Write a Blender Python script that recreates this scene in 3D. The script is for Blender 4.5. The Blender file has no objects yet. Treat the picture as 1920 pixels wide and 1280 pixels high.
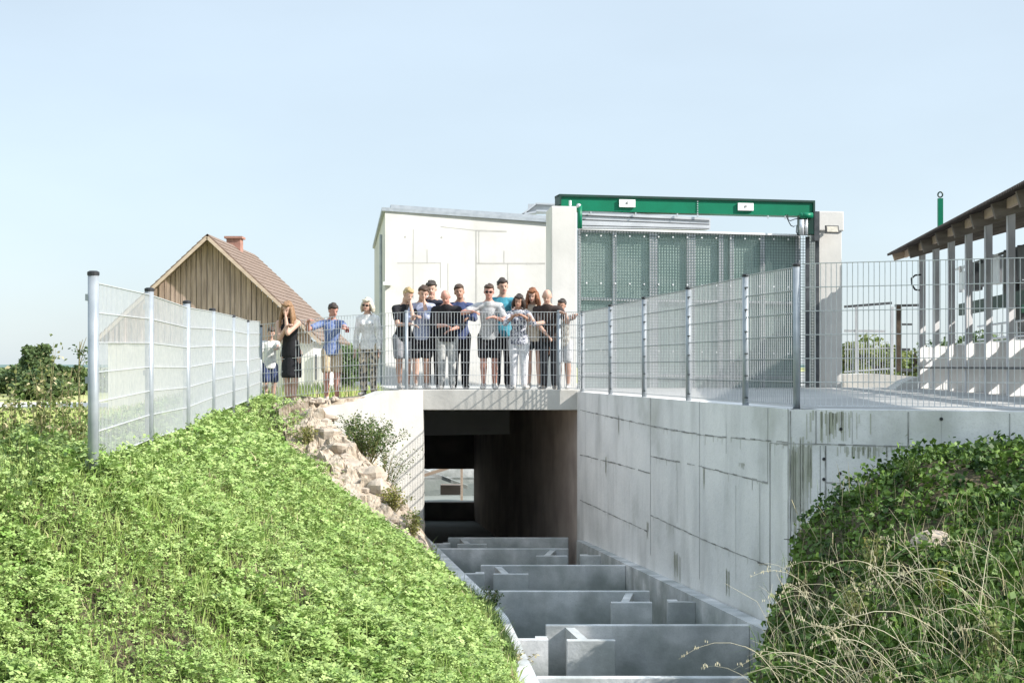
import bpy, math, random
import numpy as np
from mathutils import Vector, Matrix
R = math.radians
random.seed(7); rng = np.random.default_rng(7)
sc = bpy.context.scene
# ------------------------------------------------------------------ camera, world, sun
F = 2700.0; HY = 687.0            # focal length in photo pixels, height of the horizon in the photo
cd = bpy.data.cameras.new("camera"); cam = bpy.data.objects.new("camera", cd)
sc.collection.objects.link(cam); sc.camera = cam
cam.location = (0, 0, 0); cam.rotation_euler = (R(90), 0, 0)
cd.sensor_width = 36; cd.lens = F/1920*36; cd.shift_y = (HY-640)/1920
cd.clip_start = .1; cd.clip_end = 5000
SUN = Vector((.95, -.33, .68)).normalized()     # towards the sun
w = bpy.data.worlds.new("World"); sc.world = w; w.use_nodes = True
nt = w.node_tree; bg = nt.nodes['Background']
sky = nt.nodes.new('ShaderNodeTexSky'); sky.sky_type = 'NISHITA'; sky.sun_disc = False
sky.sun_elevation = math.asin(SUN.z); sky.sun_rotation = math.atan2(SUN.x, SUN.y)
sky.air_density = 1.0; sky.dust_density = 1.0; sky.ozone_density = 1.0; sky.altitude = 300
wm = nt.nodes.new('ShaderNodeMix'); wm.data_type = 'RGBA'; wm.inputs[0].default_value = .78     # thin bright haze veil over the blue
nt.links.new(sky.outputs[0], wm.inputs[6]); wm.inputs[7].default_value = (3.1, 3.6, 4.0, 1)
# sky brightened overhead, above the frame: added fill light for the shaded concrete
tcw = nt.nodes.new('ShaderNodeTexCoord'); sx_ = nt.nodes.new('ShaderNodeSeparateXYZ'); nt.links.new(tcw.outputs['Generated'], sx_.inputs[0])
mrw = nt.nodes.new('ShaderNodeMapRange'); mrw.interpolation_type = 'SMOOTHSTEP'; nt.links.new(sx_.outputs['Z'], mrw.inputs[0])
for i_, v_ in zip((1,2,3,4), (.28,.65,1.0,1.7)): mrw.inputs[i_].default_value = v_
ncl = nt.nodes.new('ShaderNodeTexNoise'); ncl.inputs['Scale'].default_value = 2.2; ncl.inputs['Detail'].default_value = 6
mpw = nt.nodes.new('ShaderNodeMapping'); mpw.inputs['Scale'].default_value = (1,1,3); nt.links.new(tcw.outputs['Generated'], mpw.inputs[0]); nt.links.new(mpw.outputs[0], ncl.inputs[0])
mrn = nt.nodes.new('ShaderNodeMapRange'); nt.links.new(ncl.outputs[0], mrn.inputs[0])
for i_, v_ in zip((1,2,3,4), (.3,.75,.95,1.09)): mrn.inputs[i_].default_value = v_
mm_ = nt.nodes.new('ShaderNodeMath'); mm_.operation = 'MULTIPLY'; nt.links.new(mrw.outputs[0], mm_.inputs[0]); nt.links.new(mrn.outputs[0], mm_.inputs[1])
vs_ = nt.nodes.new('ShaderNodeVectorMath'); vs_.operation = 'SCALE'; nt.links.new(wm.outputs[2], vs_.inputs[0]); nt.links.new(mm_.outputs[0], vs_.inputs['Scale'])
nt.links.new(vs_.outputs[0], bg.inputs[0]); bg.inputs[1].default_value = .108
sd = bpy.data.lights.new("sun", 'SUN'); sd.energy = 3.6; sd.angle = R(.5); sd.color = (1, .95, .88)
so = bpy.data.objects.new("sun", sd); sc.collection.objects.link(so)
so.rotation_euler = SUN.to_track_quat('Z', 'Y').to_euler()
sc.view_settings.view_transform = 'Standard'; sc.view_settings.look = 'None'
sc.view_settings.exposure = 1.08; sc.view_settings.gamma = 1
sc.cycles.max_bounces = 8; sc.cycles.diffuse_bounces = 5; sc.cycles.transparent_max_bounces = 12

# ------------------------------------------------------------------ helpers
def P(px, py, d):
    return Vector(((px-960)*d/F, d, (HY-py)*d/F))
WL = {}
def wloc(o): return WL.get(o.name, Vector((0, 0, 0))) if o else Vector((0, 0, 0))
def link(o): sc.collection.objects.link(o); return o
def tag(o, label=None, cat=None, group=None, kind=None):
    if label: o['label'] = label
    if cat: o['category'] = cat
    if group: o['group'] = group
    if kind: o['kind'] = kind
    return o
def empty(name, loc, label, cat, group=None):
    o = bpy.data.objects.new(name, None); link(o); o.location = loc; o.empty_display_size = .2
    WL[o.name] = Vector(loc)
    return tag(o, label, cat, group)
def objmesh(name, verts, faces, mats, parent=None, midx=None, smooth=False, origin=None):
    base = wloc(parent) if parent else (Vector(origin) if origin is not None else Vector((0, 0, 0)))
    v = np.asarray(verts, dtype=float).reshape(-1, 3) - np.array(base)
    me = bpy.data.meshes.new(name)
    me.from_pydata(v.tolist(), [], faces)
    for m in (mats if isinstance(mats, (list, tuple)) else [mats]): me.materials.append(m)
    if midx is not None: me.polygons.foreach_set('material_index', np.array(midx, dtype=np.int32))
    if smooth: me.polygons.foreach_set('use_smooth', np.ones(len(me.polygons), dtype=bool))
    me.update()
    o = bpy.data.objects.new(name, me); link(o)
    if parent: o.parent = parent; WL[o.name] = base
    else: o.location = base; WL[o.name] = base
    return o
def fastmesh(name, V, nper, mat, parent=None, smooth=False, mi=None, mats=None):
    """V: (N, nper, 3) array of separate polygons"""
    N = V.shape[0]; me = bpy.data.meshes.new(name)
    base = np.array(wloc(parent)) if parent else np.zeros(3)
    me.vertices.add(N*nper); me.vertices.foreach_set('co', (V.reshape(-1, 3)-base).ravel())
    me.loops.add(N*nper); me.loops.foreach_set('vertex_index', np.arange(N*nper, dtype=np.int32))
    me.polygons.add(N)
    me.polygons.foreach_set('loop_start', np.arange(0, N*nper, nper, dtype=np.int32))
    me.polygons.foreach_set('loop_total', np.full(N, nper, dtype=np.int32))
    for m in (mats or [mat]): me.materials.append(m)
    if mi is not None: me.polygons.foreach_set('material_index', mi.astype(np.int32))
    me.update(calc_edges=True); me.validate()
    o = bpy.data.objects.new(name, me); link(o)
    if parent: o.parent = parent; WL[o.name] = Vector(base)
    return o

class MB:
    def __init__(s): s.v = []; s.f = []; s.m = []
    def add(s, vs, fs, m=0):
        n = len(s.v); s.v += [tuple(x) for x in vs]
        for f in fs: s.f.append(tuple(i+n for i in f)); s.m.append(m)
    def hexa(s, p, m=0):       # p: 8 corners, 0-3 bottom ring ccw, 4-7 top ring
        s.add(p, [(3,2,1,0),(4,5,6,7),(0,1,5,4),(1,2,6,5),(2,3,7,6),(3,0,4,7)], m)
    def box(s, x0, x1, y0, y1, z0, z1, m=0):
        s.hexa([(x0,y0,z0),(x1,y0,z0),(x1,y1,z0),(x0,y1,z0),(x0,y0,z1),(x1,y0,z1),(x1,y1,z1),(x0,y1,z1)], m)
    def obox(s, c, a, b, h, m=0):   # centre + three half vectors
        c, a, b, h = Vector(c), Vector(a), Vector(b), Vector(h)
        s.hexa([c-a-b-h, c+a-b-h, c+a+b-h, c-a+b-h, c-a-b+h, c+a-b+h, c+a+b+h, c-a+b+h], m)
    def beam(s, a, b, w, h, m=0, up=(0,0,1)):
        a, b = Vector(a), Vector(b); d = b-a; t = d.normalized()
        sd = t.cross(Vector(up))
        if sd.length < 1e-4: sd = t.cross(Vector((1,0,0)))
        sd.normalize(); u = sd.cross(t)
        s.obox((a+b)/2, d/2, -sd*w/2 if False else sd*w/2, u*h/2, m)
    def wall(s, pts, th, m=0, side=1):
        """pts: [(x,y,z0,z1)...] face line; thickness th to the left(+)/right(-) of travel"""
        n = len(pts); off = []
        for i in range(n):
            a = Vector(pts[max(i-1,0)][:2]); b = Vector(pts[min(i+1,n-1)][:2]); t = (b-a).normalized()
            off.append(Vector((-t.y, t.x))*th*side)
        for i in range(n-1):
            p, q = pts[i], pts[i+1]; o, r = off[i], off[i+1]
            s.hexa([(p[0],p[1],p[2]),(q[0],q[1],q[2]),(q[0]+r.x,q[1]+r.y,q[2]),(p[0]+o.x,p[1]+o.y,p[2]),
                    (p[0],p[1],p[3]),(q[0],q[1],q[3]),(q[0]+r.x,q[1]+r.y,q[3]),(p[0]+o.x,p[1]+o.y,p[3])], m)
    def prism(s, poly, z0, z1, m=0):
        n = len(poly)
        vs = [(x, y, z0) for x, y in poly]+[(x, y, z1) for x, y in poly]
        s.add(vs, [tuple(range(n-1,-1,-1)), tuple(range(n,2*n))]+[(i,(i+1)%n,(i+1)%n+n,i+n) for i in range(n)], m)
    def tube(s, pts, r, n=8, m=0, cap=True):
        pts = [Vector(p) for p in pts]; k = len(pts); rs = r if isinstance(r, (list, tuple)) else [r]*k
        vs = []; prev = None
        for i, p in enumerate(pts):
            t = (pts[min(i+1,k-1)]-pts[max(i-1,0)]).normalized()
            if prev is None:
                a = t.cross(Vector((0,0,1)));
                if a.length < 1e-3: a = t.cross(Vector((1,0,0)))
            else: a = prev - t*prev.dot(t)
            a.normalize(); prev = a; b = t.cross(a)
            for j in range(n):
                q = 2*math.pi*j/n; vs.append(p+(a*math.cos(q)+b*math.sin(q))*rs[i])
        fs = [(i*n+j, i*n+(j+1)%n, (i+1)*n+(j+1)%n, (i+1)*n+j) for i in range(k-1) for j in range(n)]
        if cap: fs += [tuple(range(n-1,-1,-1)), tuple(range((k-1)*n, k*n))]
        s.add(vs, fs, m)
    def cap(s, a, b, ra, rb, flat=1.0, side=(1,0,0), n=12, m=0, T=None):
        """rounded, tapered, elliptical capsule"""
        a, b = Vector(a), Vector(b); d = b-a
        t = d.normalized() if d.length > 1e-6 else Vector((0,0,1))
        u = Vector(side) - t*t.dot(Vector(side))
        if u.length < 1e-3: u = t.cross(Vector((0,1,0)))
        u.normalize(); w_ = t.cross(u); vs = []; K = 4
        for i in range(K+1):
            q = math.pi/2*(1-i/K)
            if i == 0: q = math.pi/2*.97
            vs.append((a - t*ra*math.sin(q), ra*math.cos(q)))
        for i in range(K+1):
            q = math.pi/2*(i/K)
            if i == K: q = math.pi/2*.97
            vs.append((b + t*rb*math.sin(q), rb*math.cos(q)))
        V = []
        for c, r in vs:
            for j in range(n):
                q = 2*math.pi*j/n; V.append(c+u*math.cos(q)*r+w_*math.sin(q)*r*flat)
        k = len(vs)
        fs = [(i*n+j, i*n+(j+1)%n, (i+1)*n+(j+1)%n, (i+1)*n+j) for i in range(k-1) for j in range(n)]
        fs += [tuple(range(n-1,-1,-1)), tuple(range((k-1)*n, k*n))]
        if T is not None: V = [T @ v for v in V]
        s.add(V, fs, m)
    def ell(s, c, rx, ry, rz, T=None, m=0, n=14, k=9):
        V = []; c = Vector(c)
        for i in range(k+1):
            q = -math.pi/2*.98 + math.pi*.98*i/k
            for j in range(n):
                a = 2*math.pi*j/n
                V.append(c+Vector((rx*math.cos(q)*math.cos(a), ry*math.cos(q)*math.sin(a), rz*math.sin(q))))
        fs = [(i*n+j, i*n+(j+1)%n, (i+1)*n+(j+1)%n, (i+1)*n+j) for i in range(k) for j in range(n)]
        fs += [tuple(range(n-1,-1,-1)), tuple(range(k*n, (k+1)*n))]
        if T is not None: V = [T @ v for v in V]
        s.add(V, fs, m)
    def build(s, name, mats, parent=None, smooth=False, label=None, cat=None, group=None, kind=None, origin=None, bevel=0):
        if parent is None and origin is None and kind != 'structure':
            A = np.array(s.v); origin = ((A[:,0].min()+A[:,0].max())/2, (A[:,1].min()+A[:,1].max())/2, A[:,2].min())
        o = objmesh(name, s.v, s.f, mats, parent, s.m, smooth, origin)
        if bevel:
            b = o.modifiers.new('bevel', 'BEVEL'); b.width = bevel; b.segments = 2; b.limit_method = 'ANGLE'
        return tag(o, label, cat, group, kind)

# ------------------------------------------------------------------ materials
MATS = {}
def mat(name, c1, c2=None, scale=4.0, rough=.8, bump=0.0, bscale=None, metal=0.0, streak=0.0, dark=None, spec=.3,
        stretch=(1,1,1), contrast=(.35,.65), transl=0.0, detail=6.0, dscale=1.2, dcon=(.55,.75), grain=0.0, tide=None):
    if name in MATS: return MATS[name]
    m = bpy.data.materials.new(name); m.use_nodes = True; n = m.node_tree; N = n.nodes; L = n.links
    b = N['Principled BSDF']; b.inputs['Roughness'].default_value = rough; b.inputs['Metallic'].default_value = metal
    b.inputs['Specular IOR Level'].default_value = spec
    tc = N.new('ShaderNodeTexCoord'); mp = N.new('ShaderNodeMapping'); L.new(tc.outputs['Object'], mp.inputs[0])
    mp.inputs['Scale'].default_value = stretch
    geo = N.new('ShaderNodeNewGeometry')
    L.new(geo.outputs['Position'], mp.inputs[0])
    c2 = c2 or tuple(x*.85 for x in c1)
    nz = N.new('ShaderNodeTexNoise'); nz.inputs['Scale'].default_value = scale; nz.inputs['Detail'].default_value = detail
    L.new(mp.outputs[0], nz.inputs[0])
    cr = N.new('ShaderNodeValToRGB'); L.new(nz.outputs[0], cr.inputs[0])
    cr.color_ramp.elements[0].position = contrast[0]; cr.color_ramp.elements[1].position = contrast[1]
    cr.color_ramp.elements[0].color = (*c1, 1); cr.color_ramp.elements[1].color = (*c2, 1)
    col = cr.outputs[0]
    def layer(col, fac_socket, color):
        mx = N.new('ShaderNodeMix'); mx.data_type = 'RGBA'
        L.new(fac_socket, mx.inputs[0]); L.new(col, mx.inputs[6]); mx.inputs[7].default_value = (*color, 1)
        return mx.outputs[2]
    def noisefac(vec_scale, sc_, lo, hi, amt, det=5):
        mp2 = N.new('ShaderNodeMapping'); mp2.inputs['Scale'].default_value = vec_scale
        L.new(geo.outputs['Position'], mp2.inputs[0])
        z = N.new('ShaderNodeTexNoise'); z.inputs['Scale'].default_value = sc_; z.inputs['Detail'].default_value = det
        L.new(mp2.outputs[0], z.inputs[0])
        mr = N.new('ShaderNodeMapRange'); L.new(z.outputs[0], mr.inputs[0])
        mr.inputs[1].default_value = lo; mr.inputs[2].default_value = hi; mr.inputs[3].default_value = 0; mr.inputs[4].default_value = amt
        return mr.outputs[0]
    if streak > 0:
        col = layer(col, noisefac((2.2, 2.2, .5), 1.3, .47, .8, streak), tuple(x*.45 for x in (dark or c1)))
    if dark:
        col = layer(col, noisefac((1,1,1), dscale, dcon[0], dcon[1], .8), dark)
    if grain > 0:
        col = layer(col, noisefac((1,1,1), 60, .5, .75, grain, 2), tuple(x*.4 for x in c1))
    if tide:          # algae and silt below the usual water line
        sp = N.new('ShaderNodeSeparateXYZ'); L.new(geo.outputs['Position'], sp.inputs[0])
        tn = N.new('ShaderNodeTexNoise'); tn.inputs['Scale'].default_value = 3.5; tn.inputs['Detail'].default_value = 7; L.new(geo.outputs['Position'], tn.inputs[0])
        ad = N.new('ShaderNodeMath'); ad.operation = 'MULTIPLY_ADD'; L.new(tn.outputs[0], ad.inputs[0]); ad.inputs[1].default_value = -.9; L.new(sp.outputs['Z'], ad.inputs[2])
        tm_ = N.new('ShaderNodeMapRange'); L.new(ad.outputs[0], tm_.inputs[0]); tm_.inputs[1].default_value = tide[0]-.42; tm_.inputs[2].default_value = tide[1]-.42; tm_.inputs[3].default_value = 0; tm_.inputs[4].default_value = .85
        col = layer(col, tm_.outputs[0], tide[2])
    L.new(col, b.inputs['Base Color'])
    if bump:
        bz = N.new('ShaderNodeTexNoise'); bz.inputs['Scale'].default_value = bscale or scale*6; bz.inputs['Detail'].default_value = 5
        L.new(mp.outputs[0], bz.inputs[0])
        bp = N.new('ShaderNodeBump'); bp.inputs['Strength'].default_value = bump; bp.inputs['Distance'].default_value = .02
        L.new(bz.outputs[0], bp.inputs['Height']); L.new(bp.outputs[0], b.inputs['Normal'])
    if transl:
        tr = N.new('ShaderNodeBsdfTranslucent'); L.new(col, tr.inputs[0])
        ms = N.new('ShaderNodeMixShader'); ms.inputs[0].default_value = transl
        L.new(b.outputs[0], ms.inputs[1]); L.new(tr.outputs[0], ms.inputs[2])
        L.new(ms.outputs[0], N['Material Output'].inputs[0])
    MATS[name] = m; return m
M_conc = mat('concrete_weathered', (.80,.79,.775), (.66,.66,.655), 1.1, .88, .25, 14, streak=.35, dark=(.45,.455,.41), dscale=1.1, dcon=(.56,.78), grain=.22)
M_concL = mat('concrete_pale', (.55,.535,.50), (.44,.43,.40), 1.3, .88, .2, 14, streak=.4, grain=.15)
M_concW = mat('concrete_white', (.60,.585,.555), (.50,.49,.465), 1.2, .85, .12, 14, streak=.16, grain=.08)
M_concCh = mat('concrete_channel', (.70,.70,.70), (.46,.48,.49), 2.2, .85, .3, 16, streak=.55, dark=(.27,.30,.29), dscale=1.8, dcon=(.52,.72), grain=.3, tide=(-2.62,-3.15,(.19,.215,.20)))
M_joint = mat('concrete_joint', (.17,.17,.16), (.42,.42,.41), 5, .95)
M_jointL = mat('concrete_joint_pale', (.36,.35,.33), (.42,.41,.39), 5, .95)
M_moss = mat('mossy_stain', (.38,.39,.31), (.55,.55,.50), 5, .95, stretch=(1,1,.4), contrast=(.4,.62))
M_pave = mat('paving', (.40,.395,.38), (.32,.32,.31), .7, .9, .15, 25, grain=.2)
M_galv = mat('galvanised_steel', (.34,.37,.40), (.27,.30,.33), 9, .42, metal=.25, spec=.5)
M_wire = mat('galvanised_wire', (.56,.57,.58), (.47,.49,.51), 20, .5, metal=.1, spec=.5)
M_black = mat('black_plastic', (.02,.022,.025), (.03,.03,.035), 8, .5)
M_green = mat('green_paint', (.0,.165,.085), (.0,.14,.07), 3, .4, grain=.15)
M_dgreen = mat('green_paint_dark', (.01,.05,.035), (.015,.035,.03), 5, .5)
M_alu = mat('aluminium', (.66,.67,.69), (.55,.56,.58), 2.5, .35, metal=.5)
M_screen = mat('screen_panel', (.33,.45,.41), (.44,.54,.50), 1.2, .4, metal=.2, stretch=(.6,.6,2.2))
M_grid = mat('screen_grid', (.13,.18,.17), (.09,.13,.125), 3, .45, metal=.3)
M_dsteel = mat('dark_steel', (.06,.065,.07), (.10,.105,.11), 6, .5, metal=.3)
M_white = mat('white_paint', (.8,.8,.79), (.74,.74,.74), 3, .5)
M_wood = mat('weathered_boards', (.52,.395,.335), (.29,.215,.18), 3, .9, .4, 10, stretch=(9,9,.5), grain=.2)
M_fascia = mat('pale_timber', (.56,.45,.36), (.46,.36,.28), 3, .8, .15, stretch=(1,4,4))
M_rafter = mat('grey_timber', (.20,.175,.155), (.14,.12,.105), 3, .9, .2, stretch=(1,5,5))
M_tile = mat('brown_roof_tiles', (.235,.175,.14), (.17,.125,.10), 6, .9, .5, 18)
M_sheet = mat('brown_roof_sheet', (.065,.052,.045), (.045,.036,.032), 3, .6)
M_brick = mat('red_brick', (.38,.21,.165), (.28,.15,.12), 9, .9, .3)
M_plaster = mat('white_plaster', (.76,.74,.70), (.68,.66,.62), 2, .9, streak=.1)
M_soil = mat('soil_bank', (.10,.08,.05), (.05,.05,.025), 9, 1, .8, 25)
M_meadow = mat('meadow', (.34,.38,.14), (.48,.46,.22), .25, 1, .4, 9, detail=10)
M_rubble = mat('rubble', (.47,.40,.32), (.32,.26,.195), 11, 1, 1.0, 22, dark=(.13,.09,.06), dscale=8, dcon=(.56,.68))
M_rock = mat('boulder_stone', (.47,.40,.33), (.34,.285,.225), 3, .95, .9, 12, dark=(.22,.16,.12), dscale=5, dcon=(.58,.72))
M_gravel = mat('gravel_road', (.62,.59,.55), (.52,.50,.46), 3, 1, .3)
M_leaf = mat('clover_leaf', (.15,.28,.045), (.47,.57,.23), 11, .6, transl=.16, contrast=(.3,.7), spec=.2)
M_blade = mat('grass_blade', (.26,.40,.08), (.50,.58,.22), 5, .5, transl=.35, contrast=(.3,.7))
M_straw = mat('pale_straw', (.74,.69,.50), (.60,.54,.36), 6, .6, transl=.15)
M_dry = mat('dry_stalk', (.55,.48,.30), (.42,.37,.20), 6, .7, transl=.2)
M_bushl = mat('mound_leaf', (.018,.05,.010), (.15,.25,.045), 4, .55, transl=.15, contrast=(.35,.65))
M_bush = mat('bush_leaf', (.05,.10,.025), (.12,.17,.05), 4, .6, transl=.25)
M_tree = mat('tree_leaf', (.07,.12,.05), (.13,.18,.07), 1.5, .7, transl=.2)
M_weed = mat('weed_leaf', (.13,.20,.05), (.26,.27,.10), 6, .6, transl=.3)
M_yel = mat('yellowing_leaf', (.34,.30,.08), (.22,.25,.06), 5, .6, transl=.3)
M_stem = mat('plant_stem', (.20,.17,.09), (.30,.27,.14), 6, .8)
M_bark = mat('bark', (.10,.075,.055), (.06,.045,.035), 6, .95, .5)
M_hill = mat('wooded_hill', (.10,.16,.15), (.14,.20,.19), .02, 1)
M_col = mat('grey_column', (.50,.50,.51), (.42,.42,.43), 3, .6, streak=.1)
M_col2 = mat('pale_fin', (.66,.655,.64), (.58,.575,.56), 3, .7, streak=.1)
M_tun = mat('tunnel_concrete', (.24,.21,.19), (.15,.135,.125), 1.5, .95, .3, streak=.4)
M_glass = mat('lamp_glass', (.35,.33,.28), (.5,.47,.4), 12, .15)

# ------------------------------------------------------------------ terrain functions
def tps(pts, lam=0.02):
    A = np.array(pts, float); X = A[:, :2]; z = A[:, 2]; n = len(A)
    def U(r2): return np.where(r2 > 1e-12, .5*r2*np.log(r2+1e-12), 0)
    K = U(((X[:, None]-X[None])**2).sum(-1)) + lam*np.eye(n)
    Pm = np.c_[np.ones(n), X]
    S = np.block([[K, Pm], [Pm.T, np.zeros((3, 3))]])
    wv = np.linalg.solve(S, np.r_[z, np.zeros(3)])
    def ev(x, y):
        x = np.asarray(x, float); y = np.asarray(y, float)
        out = np.empty(x.shape).ravel(); xf = x.ravel(); yf = y.ravel()
        for i in range(0, len(xf), 20000):
            q = np.c_[xf[i:i+20000], yf[i:i+20000]]
            out[i:i+20000] = U(((q[:, None]-X[None])**2).sum(-1)) @ wv[:n] + np.c_[np.ones(len(q)), q] @ wv[n:]
        return out.reshape(x.shape)
    return ev
def fnoise(x, y, s=1.0, seed=0):
    o = 0; a = 1.0
    for k in range(4):
        c, d = math.cos(1.3*k+seed), math.sin(1.3*k+seed)
        o = o + a*np.sin((x*c+y*d)*s*2.1**k+seed*3.1+k)*np.cos((-x*d+y*c)*s*1.7*2.1**k+seed*1.7+2*k); a *= .55
    return o
ZT = lambda d: -2.53-(d-14.2)*.0245            # top of the fish-pass walls
XL = lambda d: np.where(np.asarray(d, float) > 14.9, -1.39+(23.4-np.asarray(d, float))*.156, -.064+(14.9-np.asarray(d, float))*.075)[()]             # inner face of its left wall
XRi = lambda d: .91+(23.4-d)*.156              # inner face of its right wall
XW = lambda d: 1.10+(22.9-d)/6.0               # face of the big right-hand wall
YB = 23.2                                      # front of the bridge
fpx = [(175,895,9.6),(280,845,12),(350,820,14.4),(398,793,16.8),(436,775,19.2),(463,763,21.6),(488,750,23.8)]
fence_pts = [P(*q) for q in fpx]
gedge = [P(*q) for q in [(500,742,24.3),(530,768,22.8),(552,810,21.3),(575,870,20),(628,930,18.6),(665,990,17.5),(785,1066,15.9),(850,1105,14.9),(935,1200,12.9),(962,1270,11.3)]]
rockr = [P(*q) for q in [(600,778,20.9),(648,835,20.3),(722,905,19.6),(765,960,19.0),(790,1010,18.4),(800,1062,17.2)]]
ctrl = [tuple(p) for p in fence_pts+gedge+rockr]
ctrl += [tuple(P(*q)) for q in [(745,930,22.4),(700,885,21.8),(650,845,21.2),(785,990,22.8),(797,1005,21.3),(575,772,21.3)]]
ctrl += [(float(XL(d))-.22, d, ZT(d)-.22) for d in (15.5, 17, 18.5, 20, 21.5)]
ctrl += [(-2.6,7.3,-1.60),(-1.45,8.5,-1.87),(-.3,9.5,-2.15),(.1,6,-2.2),(-3.4,6.5,-1.2),(-3.6,8,-.86),(-4.5,10,-.78),(-6,10,-1.0),(-5,14,-1.02),(-5.5,18,-1.15),(-6,23,-1.15),
         (-9,12,-1.2),(-9,20,-1.2),(-3,24.6,-.55),(-4.5,26,-.68),(-3.9,24.3,-.60),(-4,30,-.6),(-9,30,-1.2),(-3.2,35,-.6),(-7,5,-1.2),(.9,3,-2.6),(-2,3,-1.9),(-1.9,13,-1.32),(-1.5,11,-1.6),(-2.6,17,-1.25)]
bankz0 = tps(ctrl, .03)
def bankz(x, y):
    x = np.asarray(x, float); y = np.asarray(y, float)
    z = bankz0(x, y)
    # settle to the field level away from the crest
    t = np.clip(np.maximum(np.maximum((-x-6.5)/4, (y-33)/6), 0), 0, 1); t = t*t*(3-2*t)
    z = z*(1-t) + (-1.22)*t
    z = z + .018*fnoise(x, y, 2.2, 1)
    yw = np.interp(x, [-3.6, -2.9, -2.29, -1.95, -1.43], [20.9, 21.5, 22.2, 22.8, 23.3])
    zb = np.interp(x, [-3.9, -2.6, -1.9], [-.62, -.50, -.42])
    m = np.clip((x+3.7)/.5, 0, 1)*(y > yw+.07)*(y < 40)
    return z*(1-m)+zb*m
def xbank(y):     # right limit of the bank
    y = np.asarray(y, float)
    return np.where(y < 21.4, XL(y)-.14, np.where(y < 23.3, np.minimum(XL(y)-.02, -1.40), -1.75-.167*(y-23.3)))
NY, NX = 190, 130
ys = np.linspace(1, 41, NY); V = []; Fc = []
for y in ys:
    xr = float(xbank(y)); t = np.linspace(0, 1, NX)**.6; xs = -13+(xr+13)*t
    V.append(np.c_[xs, np.full(NX, y), np.zeros(NX)])
V = np.array(V); V[..., 2] = bankz(V[..., 0], V[..., 1])
for i in range(NY-1):
    for j in range(NX-1):
        a = i*NX+j; Fc.append((a, a+1, a+NX+1, a+NX))
gex = np.array([[p.y, p.x] for p in gedge])[::-1]       # y ascending
def edge_x(y): return np.interp(y, gex[:, 0], gex[:, 1])
cen = V.reshape(-1, 3)
mid = np.array([(cen[f[0]]+cen[f[2]])/2 for f in Fc])
isr = (mid[:, 0] > edge_x(mid[:, 1])+.02*np.sin(mid[:, 1]*9)) & (mid[:, 1] > 10.8) & (mid[:, 1] < 24.4)
far = (mid[:, 0] < -4.9) | (mid[:, 1] > 25)
mi = np.where(isr, 1, np.where(far, 2, 0))
o = objmesh('grassy_bank', cen, Fc, [M_soil, M_rubble, M_meadow], midx=mi, smooth=True); tag(o, kind='structure')
# far field with a pit cut for the channel
mb = MB(); Z0 = -1.25; hx0, hx1, hy0, hy1 = -6.0, 7.5, 0.5, 44.0; B = 2500
for (a, b_, c, d_) in [(-B, hx0, -60, B), (hx1, B, -60, B), (hx0, hx1, hy1, B), (hx0, hx1, -60, hy0)]:
    mb.add([(a,c,Z0),(b_,c,Z0),(b_,d_,Z0),(a,d_,Z0)], [(0,1,2,3)])
mb.build('ground', M_meadow, kind='structure')
# channel floor, pit beyond the tunnel
mb = MB(); mb.box(-6.2, 7.6, .3, 44.2, -4.0, -3.75)
mb.box(-6.2, hx0+.03, .3, 44, -3.75, -1.3); mb.box(-6.2, 7.6, 43.9, 44.2, -3.75, -1.3)
mb.build('channel_floor', M_concCh, kind='structure')
# paving on the right at deck level
mb = MB()
mb.prism([(XW(13.6)+.26,13.85),(6.7,12.25),(60,8.0),(60,120),(7.6,120),(7.6,35.3),(XW(35.2)+.0,35.3),(XW(22.9)+.26,22.9)], -1.5, -.409)
mb.build('paving', M_pave, kind='structure')
mb = MB(); mb.box(-300, -4, 44, 50, -1.3, -1.235); mb.build('road', M_gravel, kind='structure')
# hills on the horizon
V = []; Fc = []
for i in range(120):
    x = -900+i*15; h = 6+9*math.sin(i*.13+1)+4*math.sin(i*.37)+random.uniform(0, 1.2)
    h *= 1.0 if x < 300 else .8
    V += [(x, 1500, -2), (x, 1505, max(h, 2))]; V += [(x, 1700, -2)]
for i in range(119):
    a = 3*i; Fc += [(a, a+3, a+4, a+1), (a+1, a+4, a+5, a+2)]
tag(objmesh('hills', V, Fc, M_hill, smooth=True), kind='structure')

# ------------------------------------------------------------------ right-hand retaining wall (follows the channel)
def seam(mb, wallx, d0, z0, d1, z1, w_=.012, m=1, off=.004):
    """thin strip on a face running along (wallx(d), d)"""
    if m == 1 and abs(d0-d1) > .4:
        n = int(abs(d0-d1)/.16)+1
        for i in range(n):
            if random.random() < .07: continue
            u, v = i/n, (i+1)/n; j = random.uniform(-.004, .004)
            seam(mb, wallx, d0+(d1-d0)*u, z0+(z1-z0)*u+j, d0+(d1-d0)*v, z0+(z1-z0)*v+j, w_*random.choice([.45,.7,1,1,1.3]), 4, off)
            if random.random() < .35: seam(mb, wallx, d0+(d1-d0)*u, z0+(z1-z0)*u, d0+(d1-d0)*u, z0+(z1-z0)*u-random.uniform(.02,.12), random.uniform(.004,.012), 2, .003)
        return
    if m == 4: m = 1
    nrm = Vector((-1, -1/6, 0)).normalized()*off
    a = Vector((wallx(d0), d0, z0))+nrm; b = Vector((wallx(d1), d1, z1))+nrm
    if abs(d0-d1) < 1e-6:
        t = Vector((1/6, -1, 0)).normalized()*w_/2; mb.add([a-t, a+t, b+t, b-t], [(0,1,2,3)], m)
    else:
        t = Vector((0,0,w_/2)); mb.add([a-t, b-t, b+t, a+t], [(0,1,2,3)], m)
def dz(px, py):    # photo point on the right wall -> (d, z)
    d = F*(1.10+22.9/6)/((px-960)+F/6); return d, (HY-py)*d/F
mb = MB()
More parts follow.
